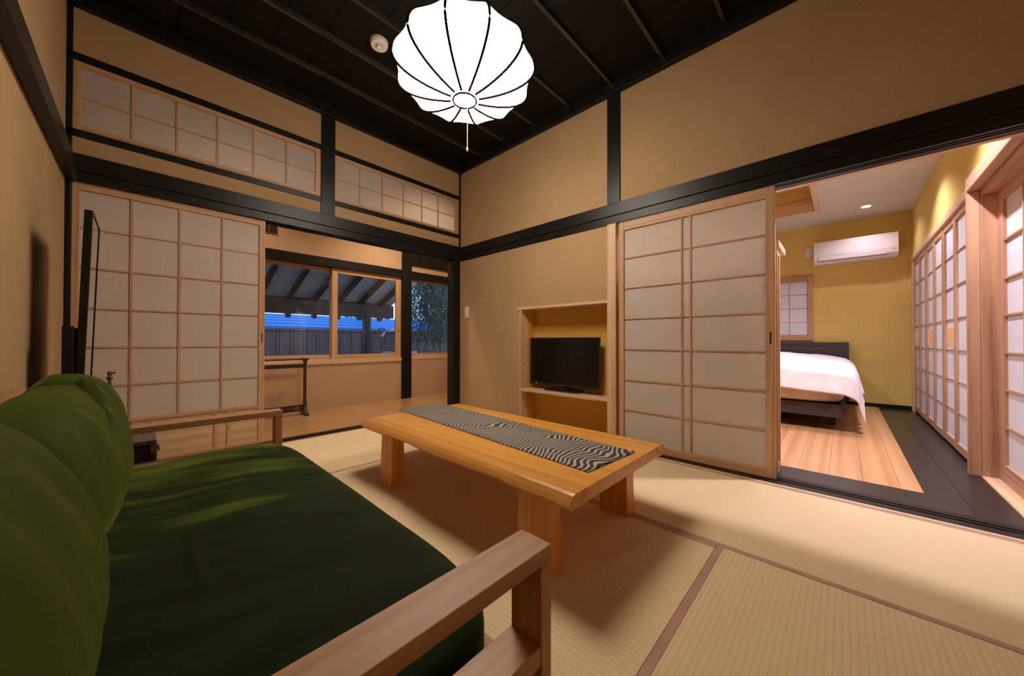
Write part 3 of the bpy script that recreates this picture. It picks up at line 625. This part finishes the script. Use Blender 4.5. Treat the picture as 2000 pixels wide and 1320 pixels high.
def drape(u, v):
    # u across (y), v along (x); arclength style fold-over
    ax0, ax1, ay0, ay1 = 4.345, 6.08, 0.01, 1.40
    sx = 4.02 + (6.12 - 4.02) * v; sy = -0.31 + (1.75 + 0.31) * u
    def fold(s, lo, hi, r=0.10):
        if lo <= s <= hi: return s, 0.0
        d = (lo - s) if s < lo else (s - hi); sg = -1 if s < lo else 1; base = lo if s < lo else hi
        arc = r * PI / 2
        if d < arc: a = d / r; return base + sg * r * math.sin(a), r * (1 - math.cos(a))
        return base + sg * (r + (d - arc) * 0.20), r + (d - arc)
    x, dx = fold(sx, ax0, ax1 + 1); y, dy = fold(sy, ay0, ay1)
    cx_, cy_ = (x - 4.2) / 1.9, (y - 0.7) / 0.85
    top = 0.565 + 0.085 * math.exp(-((y - 0.66) / 0.52) ** 2) * (0.5 + 0.5 * min(1, max(0, (x - 4.25) / 0.5))) + 0.03 * max(0, cx_ - 0.4)
    n = Vector((x * 3.1, y * 3.1, 1.3)); h = mnoise.noise(n) * 0.020 + mnoise.noise(n * 2.7) * 0.009
    dr_ = dx + dy
    pl_ = math.sin(y * 30 + 2.2 * math.sin(y * 9)) * 0.014 * min(1, dx / 0.06) if dx > 0 else 0
    pl2 = math.sin(x * 24 + 2 * math.sin(x * 7)) * 0.012 * min(1, dy / 0.06) if dy > 0 else 0
    k = min(1, 0.86)
    return (x + pl_, y + pl2, max(0.035, top + h * (1 - min(1, dr_ / 0.2) * 0.5) - dr_ * k))
MB().grid(drape, 110, 110).build('cover', M_duvet, dv, smooth=True, solid=0.012)

# ================================================================== NICHE: television
tv = thing('television', (2.68, 1.875, 0.352), 'black flat screen television on the niche shelf', 'television')
MB().prism([(2.648, 1.492), (2.648, 2.256), (2.674, 2.256), (2.70, 2.1), (2.70, 1.65), (2.674, 1.492)], 'z', 0.400, 0.846).build('housing', M_black, tv, 0.003)
box('screen', M_screen, tv, 2.6465, 2.649, 1.504, 2.244, 0.421, 0.835)
box('lower_bezel', M_black, tv, 2.641, 2.65, 1.492, 2.256, 0.398, 0.4205, 0.002)
box('neck', M_black, tv, 2.655, 2.685, 1.82, 1.93, 0.362, 0.42, 0.004)
MB().prism([(2.60, 1.72), (2.60, 2.03), (2.63, 2.07), (2.735, 2.05), (2.735, 1.70), (2.63, 1.68)], 'z', 0.3525, 0.366).build('base', M_black, tv, 0.003)
box('power_light', emit('standby', (0.8, 0.85, 0.9), 0.6), tv, 2.640, 2.6415, 2.170, 2.176, 0.406, 0.411)
box('brand_mark', M_grey, tv, 2.640, 2.6415, 1.865, 1.885, 0.407, 0.411)

# wall switch
sw = thing('wall_switch', (XW, 3.125, 1.14), 'white wall switch on the sand plaster near the corner', 'switch')
box('plate', M_cream, sw, 2.546, 2.556, 3.088, 3.160, 1.072, 1.204, 0.002); box('rocker', M_white, sw, 2.542, 2.547, 3.108, 3.140, 1.095, 1.180, 0.0015)

# ================================================================== CEILING LAMP
LC = Vector((1.27, 1.58, 0)); ZB, HH, RM = 2.20, 0.37, 0.398
lm = thing('pendant_lamp', (LC.x, LC.y, ZB), 'round white paper lantern with dark ribs, lit, under the black ceiling', 'lamp')
def prof_r(t):
    e = 0.42; u = (t - e) / (e if t < e else 1 - e); return math.sqrt(max(0.0, 1 - abs(u) ** 2.15))
T0 = 0.0075
tt = [T0 + (0.985 - T0) * (0.5 - 0.5 * math.cos(PI * k / 26)) for k in range(27)]
NR = 12; SUB = 5; ph = math.radians(8)
def lamp_pt(a_deg_idx, sub, t, out=0.0):
    a0 = ph + 2 * PI * a_deg_idx / NR; a1 = ph + 2 * PI * (a_deg_idx + 1) / NR
    r = max(prof_r(t), 0.165 if t < 0.2 else 0.2) * RM
    p0 = Vector((math.cos(a0), math.sin(a0))) ; p1 = Vector((math.cos(a1), math.sin(a1)))
    f = sub / SUB; p = p0.lerp(p1, f)
    sag = 1 - 0.035 * math.sin(PI * f) * prof_r(t)
    p = p * r * sag
    return Vector((LC.x + p.x, LC.y + p.y, ZB + HH * t))
mb = MB(); ncol = NR * SUB
for t in tt:
    for i in range(NR):
        for s_ in range(SUB): mb.v.append(lamp_pt(i, s_, t))
for j in range(len(tt) - 1):
    for c in range(ncol):
        c2 = (c + 1) % ncol; mb.f.append((j * ncol + c, j * ncol + c2, (j + 1) * ncol + c2, (j + 1) * ncol + c))
mb.f.append(tuple(range(ncol))[::-1]); mb.f.append(tuple(range((len(tt) - 1) * ncol, len(tt) * ncol)))
mb.build('paper_shade', M_lamp, lm, smooth=True)
for i in range(NR):
    a = ph + 2 * PI * i / NR; pts = []
    for t in tt:
        r = max(prof_r(t), 0.165 if t < 0.2 else 0.2) * RM + 0.004; pts.append((LC.x + r * math.cos(a), LC.y + r * math.sin(a), ZB + HH * t - 0.0005))
    MB().tube(pts, 0.0072, 8).build('rib', M_rib, lm, smooth=True)
rr = 0.168 * RM
MB().tube([(LC.x + rr * math.cos(2 * PI * k / 40), LC.y + rr * math.sin(2 * PI * k / 40), ZB - 0.003) for k in range(41)], 0.0055, 6, False).build('bottom_ring', M_rib, lm, smooth=True)
MB().tube([(LC.x, LC.y, ZB + HH - 0.01), (LC.x, LC.y, 2.82)], 0.012, 10).build('stem', M_black, lm, smooth=True)
MB().lathe([(0.06, 2.838), (0.06, 2.815), (0.03, 2.80), (0.012, 2.80)], (LC.x, LC.y, 0), 24).build('ceiling_rose', M_black, lm)
cx, cy = LC.x + 0.02, LC.y + 0.0
MB().tube([(cx, cy, ZB + 0.01), (cx, cy, 1.94)], 0.0018, 6).build('pull_cord', M_white, lm)
MB().lathe([(0.0015, 0.028), (0.004, 0.022), (0.0065, 0.008), (0.0055, 0.0), (0.002, -0.002)], (cx, cy, 1.913), 12).build('cord_knob', plain('cord_knob_brass', (0.6, 0.4, 0.16), 0.35), lm, smooth=True)

# smoke detector
sd = thing('smoke_detector', (1.09, 2.275, 2.838), 'round cream smoke detector on the black ceiling', 'smoke detector')
MB().lathe([(0.058, 2.838), (0.058, 2.822), (0.052, 2.806), (0.047, 2.804)], (1.09, 2.275, 0), 28).build('housing', M_cream, sd, smooth=False)
MB().lathe([(0.024, 2.8045), (0.024, 2.8025)], (1.09, 2.275, 0), 20).build('vent_ring', M_grey, sd)
MB().lathe([(0.018, 2.804), (0.018, 2.795), (0.012, 2.790)], (1.09, 2.275, 0), 20).build('sensor_cap', M_cream, sd)

# ================================================================== TABLE
tb = thing('low_table', (1.305, 1.375, 0), 'low honey coloured table with live edges on thick legs', 'table')
TZ0, TZ1 = 0.288, 0.335; TY0, TY1 = 0.612, 2.140
def live_edge(xin, xout, sgn):
    def fn_pts(y):
        k = mnoise.noise(Vector((y * 2.3, sgn * 3.1, 0.4))) * 0.018 + mnoise.noise(Vector((y * 8.5, sgn, 2.4))) * 0.009
        o = xout + sgn * k
        t_ = o - sgn * (0.038 + k * 0.3 * sgn)
        return [(xin, TZ0), (xin, TZ1), (t_, TZ1), (t_ + sgn * 0.012, TZ1 - 0.005), (o - sgn * 0.010, TZ1 - 0.018), (o, TZ1 - 0.032), (o - sgn * 0.003, TZ1 - 0.041), (o - sgn * 0.012, TZ0)]
    n = 46; mb = MB(); m_ = 8
    for i in range(n + 1):
        y = TY0 + (TY1 - TY0) * i / n
        mb.v += [Vector((p[0], y, p[1])) for p in fn_pts(y)]
    for i in range(n):
        for k in range(m_): mb.f.append((i * m_ + k, i * m_ + (k + 1) % m_, (i + 1) * m_ + (k + 1) % m_, (i + 1) * m_ + k))
    mb.f.append(tuple(range(m_))); mb.f.append(tuple(range(n * m_, (n + 1) * m_))[::-1]); return mb
live_edge(1.008, 0.916, -1).build('edge_plank', MTE, tb, smooth=False)
live_edge(1.602, 1.700, 1).build('edge_plank', MTE, tb, smooth=False)
for (a, b) in ((1.0086, 1.205), (1.2056, 1.405), (1.4056, 1.6014)): box('top_plank', MT['y'], tb, a, b, TY0 + 0.001, TY1 - 0.001, TZ0, TZ1 - 0.0004, 0.0008)
for (x0, x1, sx) in ((0.950, 1.030, -1), (1.546, 1.626, 1)):
    for (y0, y1, sy) in ((0.728, 0.872, -1), (1.812, 1.945, 1)):
        ym = y0 + (y1 - y0) * 0.52; g = 0.0012; t_ = 0.007
        def leg(ya, yb, ta, tb_):
            b = [(x0, ya, 0), (x1, ya, 0), (x1, yb, 0), (x0, yb, 0)]
            t = [(x0 + (t_ if sx < 0 else 0.004), ya + ta, TZ0), (x1 - (t_ if sx > 0 else 0.004), ya + ta, TZ0), (x1 - (t_ if sx > 0 else 0.004), yb - tb_, TZ0), (x0 + (t_ if sx < 0 else 0.004), yb - tb_, TZ0)]
            return MB().hexa(b, t)
        lg = leg(y0, ym - g, t_ if sy < 0 else 0, 0).build('leg', MT['z'], tb, 0.002)
        m2 = leg(ym + g, y1, 0, t_ if sy > 0 else 0).build('leg_block', MT['z'], lg, 0.002)
# runner
rn = thing('table_runner', (1.343, 1.44, 0.335), 'grey and cream wave patterned runner along the low table', 'table runner')
def run(u, v):
    a = math.radians(-3.85); lx = (u - 0.5) * 0.345; ly = (v - 0.5) * 1.555
    e = min(1, min(u, 1 - u) * 8, min(v, 1 - v) * 14)
    z = 0.3375 + 0.0022 * e * (0.5 + 0.5 * mnoise.noise(Vector((lx * 9, ly * 6, 0.0))))
    return (1.343 + lx * math.cos(a) - ly * math.sin(a), 1.441 + lx * math.sin(a) + ly * math.cos(a), z)
MB().grid(run, 16, 70).build('woven_cloth', M_runner, rn, smooth=True, solid=0.003)
rn.children[0]['label'] = 'woven cloth with wavy dark and cream stripes'

# ================================================================== SOFA
sf = thing('sofa', (0.08, 1.118, 0), 'oak framed sofa with green velvet cushions along the left wall', 'sofa')
SY0, SY1 = 0.330, 1.905; AZ = 0.500; AW = 0.063; X0s, X1s = -0.290, 0.440
for (y0, y1) in ((SY0, SY0 + AW), (SY1 - AW, SY1)):
    box('armrest', MS['x'], sf, X0s, X1s, y0, y1, AZ - 0.024, AZ, 0.0018)
    box('arm_post', MS['z'], sf, X1s - 0.0255, X1s - 0.0003, y0 + 0.0004, y1 - 0.0004, 0.0, AZ - 0.0242, 0.0018)
    box('arm_post', MS['z'], sf, X0s, X0s + 0.03, y0, y1, 0.0, AZ - 0.0242, 0.0018)
    box('side_rail', MS['x'], sf, X0s + 0.03, X1s - 0.026, y0 + 0.001, y1 - 0.001, 0.326, 0.356, 0.0018)
box('front_rail', MS['y'], sf, 0.385, 0.408, SY0 + AW, SY1 - AW, 0.20, 0.262, 0.002); box('rear_rail', MS['y'], sf, X0s + 0.03, X0s + 0.055, SY0 + AW, SY1 - AW, 0.20, 0.262, 0.002)
for k in range(7):
    y = SY0 + 0.16 + k * 0.205; box('seat_slat', MS['x'], sf, X0s + 0.055, 0.385, y, y + 0.05, 0.236, 0.252)
box('back_rail', MS['y'], sf, -0.300, -0.262, SY0 + 0.01, SY1 + 0.10, 0.588, 0.650, 0.006)
for y in (SY0 + 0.02, 0.86, 1.35, SY1 - 0.06): box('back_slat', MS['z'], sf, -0.296, -0.276, y, y + 0.04, 0.24, 0.58)
def seat_warp(p, q):
    if q.z > 0.2:
        x, y = p.x, p.y
        w_ = math.exp(-((x - 0.30) / 0.22) ** 2) * math.exp(-((y - 1.42) / 0.24) ** 2)
        p.z += 0.0024 * w_ * math.sin((y + 0.33 * x + 0.05 * mnoise.noise(Vector((x * 4, y * 4, 0)))) * 200) * q.z
        w2 = math.exp(-((y - 1.60) / 0.12) ** 2) * math.exp(-((x - 0.32) / 0.15) ** 2); p.z += 0.0025 * w2 * math.sin((y + 0.25 * x) * 250) * q.z
        p.z += (0.010 * mnoise.noise(Vector((x * 3.0, y * 2.2, 5.0))) - 0.012 * math.exp(-((x - 0.05) / 0.12) ** 2)) * q.z
        s1 = abs(x - (0.075 + 0.10 * (y - 1.05) ** 2)); p.z += 0.0035 * math.exp(-(s1 / 0.007) ** 2) * math.exp(-((y - 0.98) / 0.14) ** 2)
        s2 = abs(x - (0.135 + 0.02 * (y - 1.25))); p.z += 0.003 * math.exp(-(s2 / 0.006) ** 2) * math.exp(-((y - 1.28) / 0.09) ** 2)
    return p
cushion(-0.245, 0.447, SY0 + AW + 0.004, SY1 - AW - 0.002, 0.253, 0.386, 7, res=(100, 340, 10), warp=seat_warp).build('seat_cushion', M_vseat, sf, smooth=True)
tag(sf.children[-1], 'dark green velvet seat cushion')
def back_warp(y0, y1, far):
    def f(p, q):
        if not far: p = Vector((p.x - 0.012 - 0.040 * max(0, (p.z - 0.36) / 0.335), p.y, p.z))
        else: p = Vector((p.x - 0.024 * (1.85 - p.y) / 0.87, p.y, p.z))
        # lean: profile in (x,z)
        h = (p.z - 0.36) / 0.335
        d = (p.x + 0.13)
        lean = -0.050 * h * h
        bulge = 0.016 * math.sin(PI * min(1, max(0, h))) * (1 if q.x > 0 else 0.3)
        x = p.x + lean + bulge * q.x
        z = p.z - 0.135 * max(0, -q.x) ** 1.3 * max(0, q.z)
        x += 0.007 * mnoise.noise(Vector((p.y * 4, p.z * 5, 1.7 + far))) + 0.0025 * mnoise.noise(Vector((p.y * 16, p.z * 4, 7.7)))
        z += 0.006 * mnoise.noise(Vector((p.y * 5, p.x * 5, 3.1)))
        if far:   # pinched seam over the crown
            s = (p.y - (1.60 - 4.2 * max(0, x + 0.125))); k = math.exp(-(s / 0.014) ** 2) * max(0, min(1, (h - 0.62) / 0.2))
            z -= 0.030 * k * max(0, q.z); x -= 0.020 * k * max(0, q.x)
            z += 0.030 * max(0, min(1, s / 0.08)) * max(0, q.z)
        # vertical soft pleats on the front face
        x += 0.0035 * math.sin(p.y * 42 + 4 * h) * math.exp(-((h - 0.75) / 0.3) ** 2) * max(0, q.x)
        return Vector((x, p.y, z))
    return f
for (y0, y1, far) in ((SY0 + AW + 0.006, 1.030, 0), (1.005, 1.866, 1)):
    o = cushion(-0.235, -0.016, y0, y1, 0.352, (0.722, 0.690)[far], 3.9, res=(30, 100, 40), warp=back_warp(y0, y1, far)).build('back_cushion', M_vback, sf, smooth=True)

# ================================================================== DRESSING MIRROR in the corner
mr = thing('dressing_mirror', (-0.16, 2.47, 0), 'tall dark framed dressing mirror in the left corner', 'mirror')
def rot_box(name, m, par, x0, x1, y0, y1, z0, z1, tilt, piv, bev=0.0):
    mb = MB().box(x0, x1, y0, y1, z0, z1); c, s = math.cos(tilt), math.sin(tilt)
    for v in mb.v:
        dx, dz = v.x - piv[0], v.z - piv[1]; v.x = piv[0] + dx * c + dz * s; v.z = piv[1] - dx * s + dz * c
    return mb.build(name, m, par, bev)
TL = math.radians(1.6); PV = (-0.172, 0.60)
MX0, MX1, MY0, MY1, MZ0, MZ1 = -0.190, -0.166, 2.30, 2.66, 0.42, 1.362
rot_box('frame_side', MB_['z'], mr, MX0, MX1, MY0, MY0 + 0.022, MZ0, MZ1, TL, PV, 0.002); rot_box('frame_side', MB_['z'], mr, MX0, MX1, MY1 - 0.004, MY1, MZ0, MZ1, TL, PV)
rot_box('frame_top', MB_['y'], mr, MX0, MX1, MY0 + 0.022, MY1 - 0.004, MZ1 - 0.004, MZ1, TL, PV); rot_box('frame_bottom', MB_['y'], mr, MX0, MX1, MY0 + 0.022, MY1 - 0.004, MZ0, MZ0 + 0.03, TL, PV)
rot_box('mirror_glass', M_mirror, mr, MX1 - 0.006, MX1 - 0.003, MY0 + 0.020, MY1 - 0.003, MZ0 + 0.03, MZ1 - 0.003, TL, PV)
rot_box('back_board', MB_['z'], mr, MX0 + 0.001, MX1 - 0.007, MY0 + 0.020, MY1 - 0.003, MZ0 + 0.03, MZ1 - 0.004, TL, PV)
for y in (2.285, 2.665): box('stand_post', MB_['z'], mr, -0.222, -0.192, y, y + 0.03, 0.362, 0.872, 0.003)
# drawer chest carrying the mirror
ck = thing('drawer_chest', (-0.11, 2.47, 0), 'small black lacquer chest with metal fittings behind the sofa arm', 'chest')
box('carcass', M_black, ck, -0.285, 0.045, 2.28, 2.66, 0.0, 0.345, 0.003); box('lid', plain('grey_black_lid', (0.035, 0.035, 0.038), 0.3, coat=0.4), ck, -0.290, 0.050, 2.275, 2.665, 0.345, 0.361, 0.003)
for z in (0.03, 0.135, 0.24):
    dw = box('drawer', M_black, ck, 0.045, 0.052, 2.30, 2.64, z, z + 0.096, 0.002)
    pts = [(0.060 + 0.004 * math.sin(t), 2.47 + 0.028 * math.cos(t), z + 0.052 - 0.022 * abs(math.sin(t))) for t in [PI * k / 12 for k in range(13)]]
    MB().tube(pts, 0.0035, 6).build('ring_pull', M_brass, dw, smooth=True); box('pull_plate', M_brass, dw, 0.052, 0.0545, 2.44, 2.50, z + 0.035, z + 0.065, 0.001)
for z in (0.0, 0.30):
    for y in (2.276, 2.63): box('corner_fitting', M_brass, ck, 0.030, 0.0535, y, y + 0.032, z + 0.004, z + 0.040, 0.001)
# small bronze hook on a stick beside the mirror
hk = thing('coat_hook', (-0.10, 2.75, 0), 'small bronze hook tipped stick rising behind the far sofa cushion', 'hook')
MB().tube([(-0.112, 2.74, 0.0), (-0.112, 2.74, 0.615)], 0.0065, 8).build('stick', M_brass, hk, smooth=True)
MB().lathe([(0.004, 0), (0.012, 0.004), (0.012, 0.012), (0.006, 0.018), (0.009, 0.030), (0.011, 0.038), (0.004, 0.044)], (-0.112, 2.74, 0.61), 12).build('finial', M_brass, hk, smooth=True)
MB().tube([(-0.112, 2.74, 0.643), (-0.104, 2.743, 0.641), (-0.097, 2.745, 0.645), (-0.093, 2.746, 0.652)], 0.0045, 8).build('hook_arm', M_brass, hk, smooth=True)

# ================================================================== OUTDOORS
gr = struct('ground', (4, 10, -0.3), 'dark garden soil outside the hall window', 'ground'); MB().box(-8, 22, 4.66, 30, -0.4, -0.30).build('soil', M_ground, gr)
ho = struct('wall_outer', (1.6, 4.7, 0), 'outer house wall', 'wall'); MB().box(-1.1, 2.5, 4.641, 4.655, 1.85, 3.0).box(2.6, 4.2, 4.641, 4.655, 1.85, 3.0).box(-1.1, 4.2, 4.641, 4.655, -0.4, 0.5).build('cladding', M_fence['z'], ho)
# veranda roof
vr = thing('veranda_roof', (2.0, 6.5, 2.0), 'lean-to roof with dark rafters outside the hall window', 'roof')
def rz(y): return 2.10 - (y - 6.5) * 0.37
XR = 4.05
mb = MB(); mb.hexa([(-2.5, 4.66, rz(4.66)), (XR, 4.66, rz(4.66)), (XR, 8.2, rz(8.2)), (-2.5, 8.2, rz(8.2))], [(-2.5, 4.66, rz(4.66) + .03), (XR, 4.66, rz(4.66) + .03), (XR, 8.2, rz(8.2) + .03), (-2.5, 8.2, rz(8.2) + .03)]); mb.build('roof_board', M_soff, vr)
for k in range(-7, 6):
    x = 1.88 + 0.455 * k
    if x > XR: continue
    d = 0.085
    MB().hexa([(x, 4.66, rz(4.66) - d), (x + .07, 4.66, rz(4.66) - d), (x + .07, 8.2, rz(8.2) - d), (x, 8.2, rz(8.2) - d)], [(x, 4.66, rz(4.66)), (x + .07, 4.66, rz(4.66)), (x + .07, 8.2, rz(8.2)), (x, 8.2, rz(8.2))]).build('rafter', M_raft['y'], vr)
box('eaves_beam', M_raft['x'], vr, -2.5, XR, 7.65, 7.80, 1.33, 1.62)
for k in range(-7, 6):
    x = 1.88 + 0.455 * k
    if x < XR: MB().prism([(x - 0.01, 1.335), (x + 0.08, 1.335), (x + 0.065, 1.255), (x + 0.005, 1.255)], 'y', 7.66, 7.76).build('beam_end', M_raft['y'], vr)
for x in (3.38, -0.4): box('post', M_raft['z'], vr, x, x + 0.13, 7.66, 7.79, -0.3, 1.33)
# fence
fe = thing('board_fence', (5, 9.0, -0.3), 'weathered vertical board fence at the garden edge', 'fence')
src_w = src_n = None
for k in range(52):
    x = -0.6 + 0.268 * k
    if src_w is None:
        src_w = box('fence_board', M_fence['z'], fe, x, x + 0.195, 9.0, 9.018, -0.28, 1.04); src_n = box('cover_batten', M_fence['z'], fe, x + 0.207, x + 0.256, 8.99, 9.010, -0.28, 1.04); base = x
    else:
        for s_ in (src_w, src_n):
            c = s_.copy(); COL.objects.link(c); c.parent = fe; c.location = (x - base, random.uniform(-0.004, 0.004), 0)
box('fence_rail', M_fence['x'], fe, -0.6, 13.3, 8.965, 9.05, 1.04, 1.10); box('backing', M_slot, fe, -0.6, 13.3, 9.03, 9.045, -0.28, 1.04)
# neighbour's blue roof
nb = thing('neighbour_house', (6, 14, -0.3), 'low neighbouring building with a blue metal roof beyond the fence', 'building')
MB().hexa([(-6, 11.0, 1.10), (16, 11.0, 1.10), (16, 14.0, 1.66), (-6, 14.0, 1.66)], [(-6, 11.0, 1.16), (16, 11.0, 1.16), (16, 14.0, 1.72), (-6, 14.0, 1.72)]).build('roof', M_blue, nb)
for k in range(5):
    y = 11.1 + 0.62 * k; z = 1.16 + (y - 11) / 3 * 0.56; box('roof_seam', M_blue, nb, -6, 16, y, y + 0.05, z - 0.01, z + 0.035)
box('wall', M_concrete, nb, -5.5, 15.5, 11.4, 16.5, -0.3, 1.10)
# lamp reflection in the hall window, built as an object added outdoors
gl = thing('reflected_lamp', (3.63, 7.2, -0.3), 'white gooseneck lamp added outdoors for a reflection in the hall window', 'lamp')
MB().tube([(3.63, 7.2, -0.3), (3.63, 7.2, 1.03)], 0.010, 8).build('pole', M_black, gl, smooth=True)
MB().tube([(3.63, 7.2, 1.03), (3.58, 7.2, 1.075), (3.50, 7.2, 1.075), (3.45, 7.2, 1.03)], 0.010, 8).build('neck', M_black, gl, smooth=True)
MB().tube([(3.63, 7.2, 1.03), (3.70, 7.2, 1.025), (3.79, 7.2, 1.045), (3.84, 7.2, 1.05)], [0.010, 0.020, 0.036, 0.018], 14).build('lamp_head', M_white, gl, smooth=True)
MB().tube([(3.63, 7.2, 1.02), (3.585, 7.2, 0.97), (3.54, 7.2, 0.90)], [0.010, 0.022, 0.036], 12).build('lamp_head', M_white, gl, smooth=True)
pb = thing('planter_box', (3.64, 6.6, -0.3), 'pale square planter outside the hall window', 'planter')
mb = MB(); mb.box(3.33, 3.95, 6.45, 6.75, -0.3, 0.60); mb.build('box', M_concrete, pb, 0.01); box('soil', M_ground, pb, 3.36, 3.92, 6.48, 6.72, 0.60, 0.605)

# bamboo and conifers
def leaves(centre_fn, n, ln, wd, droop=0.4):
    mb = MB()
    for _ in range(n):
        c = centre_fn(); d = Vector((random.uniform(-1, 1), random.uniform(-1, 1), random.uniform(-1, 0.5 - droop))).normalized()
        s = d.cross(Vector((random.uniform(-.3, .3), random.uniform(-.3, .3), 1))).normalized()
        l_ = ln * random.uniform(0.6, 1.3); w_ = wd * random.uniform(0.7, 1.2)
        mb.add([c, c + d * l_ * 0.4 + s * w_, c + d * l_, c + d * l_ * 0.4 - s * w_], [(0, 1, 2, 3)])
    return mb
bam = [(4.95, 6.9), (5.35, 7.2), (5.75, 7.0), (5.15, 7.6), (6.2, 7.7), (5.65, 8.1), (4.75, 7.7)]
names = ['thin bamboo nearest the black hall post', 'tall leafy bamboo in the middle of the garden window', 'leafy bamboo low by the fence', 'tall bamboo behind the nearest stems', 'rightmost bamboo in the garden window', 'bamboo close against the board fence', 'slim bamboo beside the veranda roof']
for i, (x, y) in enumerate(bam):
    t = thing('bamboo', (x, y, -0.3), names[i], 'bamboo', 'bamboo outside the garden window'); hgt = random.uniform(3.2, 4.4)
    pts = [(x + 0.10 * (k / 9) ** 2 * hgt * 0.4, y - 0.05 * (k / 9) ** 2, -0.3 + hgt * k / 9) for k in range(10)]
    cu = MB().tube(pts, [0.022 - 0.0016 * k for k in range(10)], 8)
    for k in range(1, 9): cu.lathe([(0.022 - 0.0016 * k, -0.006), (0.027 - 0.0016 * k, 0), (0.022 - 0.0016 * k, 0.006)], pts[k], 8)
    cu.build('culm', M_culm, t, smooth=True)
    def cf(x=x, y=y, hgt=hgt, i=i):
        h = random.random() ** 0.8; z = (0.35 if i in (2, 5) else 0.75) + h * (hgt - 1.0); r = (0.5 if i != 2 else 0.6) * (1 - 0.35 * h) * random.random() ** 0.5; a = random.uniform(0, 2 * PI)
        return Vector((x + r * math.cos(a) + 0.05 * h * hgt, y + r * math.sin(a), z))
    f_ = leaves(cf, 4000, 0.12, 0.013).build('foliage', M_leaf, t); f_['kind'] = 'stuff'
for i, (x, y, h, r) in enumerate([(12.0, 18.6, 8.0, 1.7), (15.5, 19.2, 9.2, 1.8), (19.2, 19.0, 7.8, 1.8), (8.6, 19.2, 8.0, 1.6)]):
    t = thing('conifer', (x, y, -0.3), ['dark conifer just right of the bamboo', 'tallest dark conifer beyond the fence', 'conifer at the right edge of the garden window', 'conifer behind the blue roof'][i], 'tree', 'conifers beyond the fence')
    MB().tube([(x, y, -0.3), (x, y, h * 0.9)], [0.14, 0.03], 8).build('trunk', M_culm, t, smooth=True)
    def cf(x=x, y=y, h=h, r=r):
        q = random.random(); a = random.uniform(0, 2 * PI); rr_ = r * (1 - q * 0.85) * random.random() ** 0.4
        return Vector((x + rr_ * math.cos(a), y + rr_ * math.sin(a), 0.6 + q * (h - 0.6) - rr_ * 0.25))
    f_ = leaves(cf, 3600, 0.42, 0.05).build('needles', M_leafd, t); f_['kind'] = 'stuff'
sb = thing('shrub', (5.4, 6.6, -0.3), 'low round leaf shrub under the garden window', 'shrub')
def cf():
    a, b, r = random.uniform(0, 2 * PI), random.uniform(0, PI / 2), 0.42 * random.random() ** 0.3
    return Vector((5.35 + 1.3 * r * math.cos(a) * math.cos(b), 6.55 + r * math.sin(a) * math.cos(b), 0.12 + 1.1 * r * math.sin(b)))
MB().tube([(5.35, 6.55, -0.3), (5.38, 6.57, 0.3)], 0.02, 6).build('stem', M_culm, sb)
f_ = leaves(cf, 1100, 0.075, 0.02).build('foliage', plain('blue_green_leaf', (0.06, 0.17, 0.16), 0.5), sb); f_['kind'] = 'stuff'
